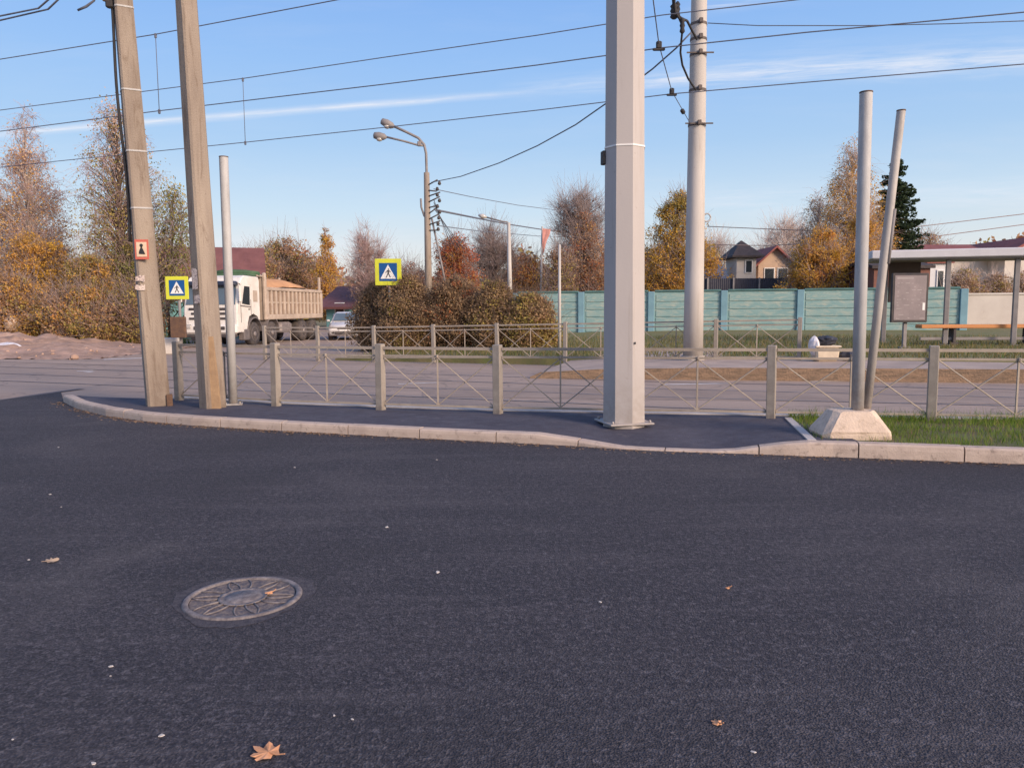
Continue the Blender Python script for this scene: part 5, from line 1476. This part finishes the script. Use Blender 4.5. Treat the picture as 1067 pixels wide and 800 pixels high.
tree('broadleaf_tree', 'bare grey tree between the red tree and the distant lamp', 'tree', 516, 62, 240, 28, 'vase', [BROWN], TWIGG, clumps=170, per=3, lsize=.13, csize=1.0, bare=(.5, 1), twigs=30, seed=37, trunk=.25, twr=.018)
tree('broadleaf_tree', 'small orange brown tree behind the right end of the hedge', 'tree', 550, 64, 264, 24, 'round', [BROWN, ORANGE, RUSTL], TWIGG, clumps=120, per=30, lsize=.14, csize=.85, seed=38, trunk=.2, twigs=16)
tree('broadleaf_tree', 'tall bare tree rising behind the rust coloured tree', 'tree', 603, 62, 202, 31, 'vase', [BROWN], TWIGG, clumps=190, per=3, lsize=.13, csize=1.0, bare=(.6, 1), twigs=30, seed=39, trunk=.28, twr=.017, crown0=.3)
tree('broadleaf_tree', 'rust brown tree left of the octagonal pole behind the teal fence', 'tree', 607, 56, 222, 42, 'birch', [BROWN, RUSTL, ORANGE], TWIGG, clumps=230, per=36, lsize=.12, csize=.85, bare=(0, .4), weights=[4, 2, .6], seed=40, trunk=.25, crown0=.08)
tree('broadleaf_tree', 'pale bare trunked small tree just behind the left teal panels', 'tree', 585, 52, 258, 18, 'round', [BROWN, DKBR, OLIVE], TWIGG, clumps=80, per=30, lsize=.12, csize=.7, seed=41, trunk=.14)
tree('broadleaf_tree', 'yellow and orange tree between the octagonal and white poles', 'tree', 702, 56, 196, 46, 'birch', [ORANGE, YELL, OLIVE], TWIGG, clumps=340, per=46, lsize=.13, csize=.85, seed=42, trunk=.25, crown0=.1, grad=([0.1, .5, .9], [0, .7, 2]))
tree('broadleaf_tree', 'faint bare bush right of the white pole', 'tree', 745, 84, 248, 26, 'round', [PINK], TWIGW, clumps=110, per=6, lsize=.15, csize=1.1, bare=(.4, 1), twigs=30, seed=43, trunk=.2, twr=.02)
# right group
tree('birch_tree', 'tall bare topped birch with orange lower leaves behind the upright tube', 'tree', 880, 57, 140, 46, 'birch', [ORANGE, YELL, PINK], TWIGW, BIRCHB, clumps=380, per=26, bare=(-.4, .6), twigs=15, droop=.5, lsize=.13, csize=.95, seed=44, trunk=.25, twr=.015, crown0=.1, grad=([0.1, .6, .95], [0, .3, 2]))
tree('birch_tree', 'pale bare birch sloping down left of the tall orange birch', 'tree', 848, 60, 196, 42, 'birch', [ORANGE, PINK], TWIGW, BIRCHB, clumps=240, per=20, bare=(-.2, .75), twigs=16, droop=.5, lsize=.13, csize=.95, seed=45, trunk=.2, twr=.015, crown0=.1)
tree('birch_tree', 'low pale bare tree behind the beige gabled house', 'tree', 815, 80, 232, 30, 'round', [PINK], TWIGW, BIRCHB, clumps=150, per=5, bare=(.3, 1), twigs=34, lsize=.15, csize=1.2, seed=46, trunk=.2, twr=.02)
tree('shrub', 'bright orange bush right of the dark sheet fence', 'bush', 848, 50, 236, 37, 'shrub', [ORANGE, YELL, RUSTL], TWIGG, clumps=230, per=52, lsize=.12, csize=.7, weights=[5, 2, .6], seed=47, trunk=.12, crown0=.04)
tree('shrub', 'orange bush at the foot of the tall birch behind the upright tube', 'bush', 892, 51, 222, 27, 'shrub', [ORANGE, YELL, RUSTL], TWIGG, clumps=190, per=52, lsize=.12, csize=.7, weights=[5, 2, .6], seed=48, trunk=.12, crown0=.04)
tree('broadleaf_tree', 'small orange tree right of the spruce', 'tree', 962, 66, 238, 22, 'round', [ORANGE, PINK, BROWN], TWIGG, clumps=110, per=26, lsize=.15, csize=.9, seed=49, trunk=.2, twigs=18)
for k, (px, top, hw) in enumerate(((1000, 278, 20), (1032, 286, 22), (1064, 282, 20))):
    tree('shrub', ['brown bush with pale twigs in front of the narrow annex', 'low brown bush in front of the long pale house', 'brown olive bush at the right edge behind the pale fence'][k], 'bush', px, 47, top, hw, 'shrub', [BROWN, OLIVE, PINK], TWIGW, clumps=110, per=36, lsize=.11, csize=.6, seed=60 + k, trunk=.1, crown0=.1)

# spruce: whorls of drooping boughs with needle sprays
def spruce(px, y, top, hw, label, seed):
    rng = np.random.default_rng(seed)
    X0 = D(px, 330, y).x; H = D(px, top, y).z; W = hw * y / F
    root = empty('spruce_tree', (X0, y, 0), label, 'tree')
    b = MB(); b.tube([(0, 0, 0), (0, 0, H * .5), (0, 0, H * .97)], [.24, .13, .02], None, n=8); b.build('trunk', BARK, root)
    P0, P1, R0, R1, L = [], [], [], [], []
    z = H * .1
    while z < H * .985:
        t_ = z / H; Lb_ = W * (1 - t_) ** .68 * 1.1 + .1
        for k in range(int(7 + 3 * (1 - t_))):
            a = rng.uniform(0, 2 * math.pi); l = Lb_ * rng.uniform(.6, 1.12); dz = -l * rng.uniform(.12, .4)
            p = np.array([0, 0, z + rng.uniform(-.12, .12)]); e = p + np.array([l * math.cos(a), l * math.sin(a), dz]); m_ = (p + e) / 2 + np.array([0, 0, .1 * l * -.6])
            e[2] += .12 * l
            P0 += [p, m_]; P1 += [m_, e]; R0 += [.035, .022]; R1 += [.022, .008]
            n_ = int(20 + 46 * l)
            q = rng.uniform(.12, 1, n_)[:, None]; base_ = np.where(q < .5, p + (m_ - p) * q * 2, m_ + (e - m_) * (q - .5) * 2)
            sp_ = (.08 + .3 * l * (1 - q) ** .7) * .7
            L.append(base_ + rng.normal(0, 1, (n_, 3)) * sp_ * np.array([.45, .45, .2]) - np.array([0, 0, 1]) * np.abs(rng.normal(0, .13, (n_, 1))))
        z += .27 + .2 * (1 - t_)
    V, Fq = seg_arrays(np.array(P0), np.array(P1), np.array(R0), np.array(R1), 4)
    npobj(npmesh('bough', V, Fq.ravel(), np.full(len(Fq), 4), [BARK]), 'bough', root)
    C = np.concatenate(L); Vl = leaf_arrays(C, .12, rng)
    npobj(npmesh('crown', Vl, np.arange(len(Vl)), np.full(len(C), 4), [SPR]), 'crown', root)
spruce(928, 60, 162, 45, 'dark green spruce behind the leaning tube', 50)

# hedge in front of the lamp pole
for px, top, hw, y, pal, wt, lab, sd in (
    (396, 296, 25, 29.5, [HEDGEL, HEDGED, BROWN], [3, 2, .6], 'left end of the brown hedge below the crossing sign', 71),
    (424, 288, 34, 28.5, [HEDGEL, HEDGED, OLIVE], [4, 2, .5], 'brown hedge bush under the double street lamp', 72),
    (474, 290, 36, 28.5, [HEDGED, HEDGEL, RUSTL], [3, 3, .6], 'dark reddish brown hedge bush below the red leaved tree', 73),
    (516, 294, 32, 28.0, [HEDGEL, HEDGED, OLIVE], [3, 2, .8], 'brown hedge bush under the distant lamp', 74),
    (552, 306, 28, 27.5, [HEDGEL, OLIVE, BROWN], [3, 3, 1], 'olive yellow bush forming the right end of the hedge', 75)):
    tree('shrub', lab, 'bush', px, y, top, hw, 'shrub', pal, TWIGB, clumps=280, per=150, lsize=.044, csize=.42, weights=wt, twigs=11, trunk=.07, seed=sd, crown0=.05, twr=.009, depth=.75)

# far wood along the horizon
rng = np.random.default_rng(77)
n = 46000
th = rng.uniform(-.85, .9, n); rr_ = rng.uniform(105, 150, n)
xx = rr_ * th; hmax = 7.0 + 2.2 * np.sin(xx * .11) + 1.6 * np.sin(xx * .37 + 1) + 1.2 * np.sin(xx * .9)
zz = hmax * rng.uniform(0, 1, n) ** .7
C = np.stack([xx, rr_, zz], 1)
V = leaf_arrays(C, .5, rng)
wm = [BROWN, RUSTL, OLIVE, DKBR]
o_ = npobj(npmesh('distant_wood', V, np.arange(len(V)), np.full(n, 4), wm, rng.choice(4, n)), 'distant_wood')
tag(o_, 'far band of autumn trees along the horizon', 'wood', kind='stuff')

# ------------------------------------------------------------------ manhole, leaves, scraps
mc = G(253.5, 622.5, 0.006)
root = empty('manhole_cover', mc, 'worn round iron manhole cover set in the dark asphalt', 'manhole cover', R(8))
Rm = 0.315
b = MB(); b.lathe((0, 0, 0), [(Rm * .9, -.02), (Rm * .9, .005), (Rm * .91, .011), (Rm * .985, .012), (Rm, .008), (Rm * 1.02, -.004)], None, n=64); b.build('frame', IRONL, root)
b = MB(); b.lathe((0, 0, 0), [(Rm * .885, -.02), (Rm * .885, .001)], None, n=64, smooth=False); b.build('lid', IRON, root)
b = MB()
for k in range(18):
    a = 2 * math.pi * k / 18 + .1; pts = []
    for q in np.linspace(0, 1, 6):
        r_ = Rm * (.42 + .455 * q); aa = a + .16 * q * q * (1 if k % 3 else -1)
        pts.append(Vector((r_ * math.cos(aa), r_ * math.sin(aa), .004)))
    b.tube(pts, [.0058, .0052, .0048, .0045, .004, .0035], None, n=6)
b.lathe((0, 0, 0), [(Rm * .42, .004), (Rm * .42, .009), (Rm * .37, .009), (Rm * .36, .0055), (Rm * .3, .0055), (Rm * .29, .009), (.001, .0095)], None, n=40)
b.build('rib', IRONL, root)
b = MB(); rr = random.Random(2); ring_in, ring_out = [], []
for k in range(48):
    a = 2 * math.pi * k / 48; ring_in.append(Vector((Rm * 1.0 * math.cos(a), Rm * 1.0 * math.sin(a), .001))); q = Rm * (1.18 + .1 * math.sin(3 * a) + rr.uniform(-.03, .05)); ring_out.append(Vector((q * math.cos(a), q * math.sin(a), .0006)))
b.loft([ring_in, ring_out], None, cap=False); b.build('bitumen_collar', M('collar', rgb(.1, .09, .1), rgb(.05, .046, .058), .9, 30, .8, 90), root)

def leaf(px, py, size, label, seed, rz=0.0, z=0.006, curl=.18, mat=BUFF):
    rr = random.Random(seed); c = G(px, py, z)
    lob = [(90, 1.0), (80, .9), (70, .6), (58, .72), (46, .92), (36, .86), (24, .55), (12, .7), (0, .72), (-20, .5), (-60, .5), (-88, .28)]
    pts = [(math.radians(a), r) for a, r in lob]; pts += [(math.pi - a, r) for a, r in reversed(pts[1:-1])] + []
    pts = sorted(pts, key=lambda p: p[0])
    b = MB(); vs = [Vector((0, 0, .012))] ; 
    for a, r in pts:
        r *= size * rr.uniform(.88, 1.1)
        vs.append(Vector((r * math.cos(a), r * math.sin(a), abs(r) * curl * rr.uniform(.3, 1.4))))
    n_ = len(pts)
    b.add(vs, [(0, 1 + k, 1 + (k + 1) % n_) for k in range(n_)], None)
    b.tube([Vector((0, 0, .012)), Vector((0, -size * .5, .012)), Vector((.01, -size * .95, .02))], .0025, None, n=5)
    o = b.build('fallen_leaf', mat, loc=c, fix=False); o.rotation_euler[2] = rz
    return tag(o, label, 'leaf')
leaf(280, 786, .075, 'buff maple leaf lying nearest the camera on the asphalt', 1, R(60))
leaf(52, 585, .06, 'small pale brown leaf on the asphalt left of the manhole', 2, R(-30), mat=M('faded_leaf', rgb(.4, .3, .22), rgb(.3, .22, .17), .9))
leaf(748, 754, .03, 'tiny brown leaf on the asphalt at the lower right', 3, R(10))
leaf(282, 618, .03, 'orange leaf scrap lying on the manhole cover', 4, R(100), z=.02)
leaf(759, 613, .018, 'tiny orange leaf on open asphalt right of centre', 5, R(40))
rr = random.Random(8)
spots = [(13, 770), (168, 766), (97, 795), (116, 694), (367, 749), (348, 745), (785, 783), (594, 746), (52, 515), (138, 546), (64, 528), (182, 499), (455, 479), (441, 478), (403, 549), (997, 669), (456, 596), (454, 601), (30, 583), (77, 492), (307, 487), (268, 457), (61, 466), (14, 493), (115, 704), (84, 774), (625, 627)]
for i, (x, y) in enumerate(spots[:6] + spots[6::2]):
    c = G(x, y, .006); s = rr.uniform(.006, .014) * (1.0 if y > 650 else 1.5)
    b = MB(); m_ = rr.randint(5, 8)
    ring_ = [Vector((s * rr.uniform(.6, 1.2) * math.cos(2 * math.pi * k / m_), .7 * s * rr.uniform(.6, 1.2) * math.sin(2 * math.pi * k / m_), 0)) for k in range(m_)]
    b.loft([ring_, [v * .8 + Vector((0, 0, s * .25)) for v in ring_]], None)
    o = b.build('pale_scrap', SCRAP, loc=c); o.rotation_euler[2] = rr.uniform(0, 6)
    tag(o, 'tiny pale scrap lying loose on the dark asphalt', 'scrap', 'pale scraps scattered over the asphalt')
# drift of leaf litter along the kerb foot
rng = np.random.default_rng(5)
C = []
for i in range(2200):
    k = rng.integers(0, len(KP) - 8); p = KP[k]
    dens = 1.0 if (G(110, 433).x < p.x < G(330, 451).x) else .5
    if rng.uniform() > dens: continue
    off = abs(rng.normal(0, .1)) + .015
    d = (KP[k + 1] - KP[k]).normalized(); q = p - Vector((-d.y, d.x, 0)) * off + d * rng.uniform(0, .25)
    C.append((q.x, q.y, .012))
C = np.array(C)
V = leaf_arrays(C, .025, rng, flat=.0); V[:, 2] = .006 + np.abs(V[:, 2] - .006) * .5
LIT = LM('litter', (.3, .17, .1), (.42, .28, .18), (.2, .12, .075))
o_ = npobj(npmesh('leaf_litter', V, np.arange(len(V)), np.full(len(C), 4), [LIT]), 'leaf_litter')
tag(o_, 'dry leaves and grit blown along the foot of the kerb', 'leaf litter', kind='stuff')
# rubbish on the bank
b = MB(); blob(b, (0, 0, .1), .45, (1.2, .8, .5), None, 31); tag(b.build('white_bag', BAGW, loc=G(8, 366, .15)), 'white bag lying on the dirt bank at the left edge', 'bag')
b = MB(); blob(b, (0, 0, .2), .35, (1, .8, 1), None, 32, 9, 6); tag(b.build('boulder', BLOCK, loc=D(12, 342, 33.8)), 'pale stone among the bushes above the white bag', 'stone')
b = MB(); b.box((0, 0, .3), (.75, .4, .6), None, .1, .03); tag(b.build('concrete_block', WPLAST, loc=G(175, 369, 0)), 'small white concrete block on the roadside between the leaning poles', 'concrete block')
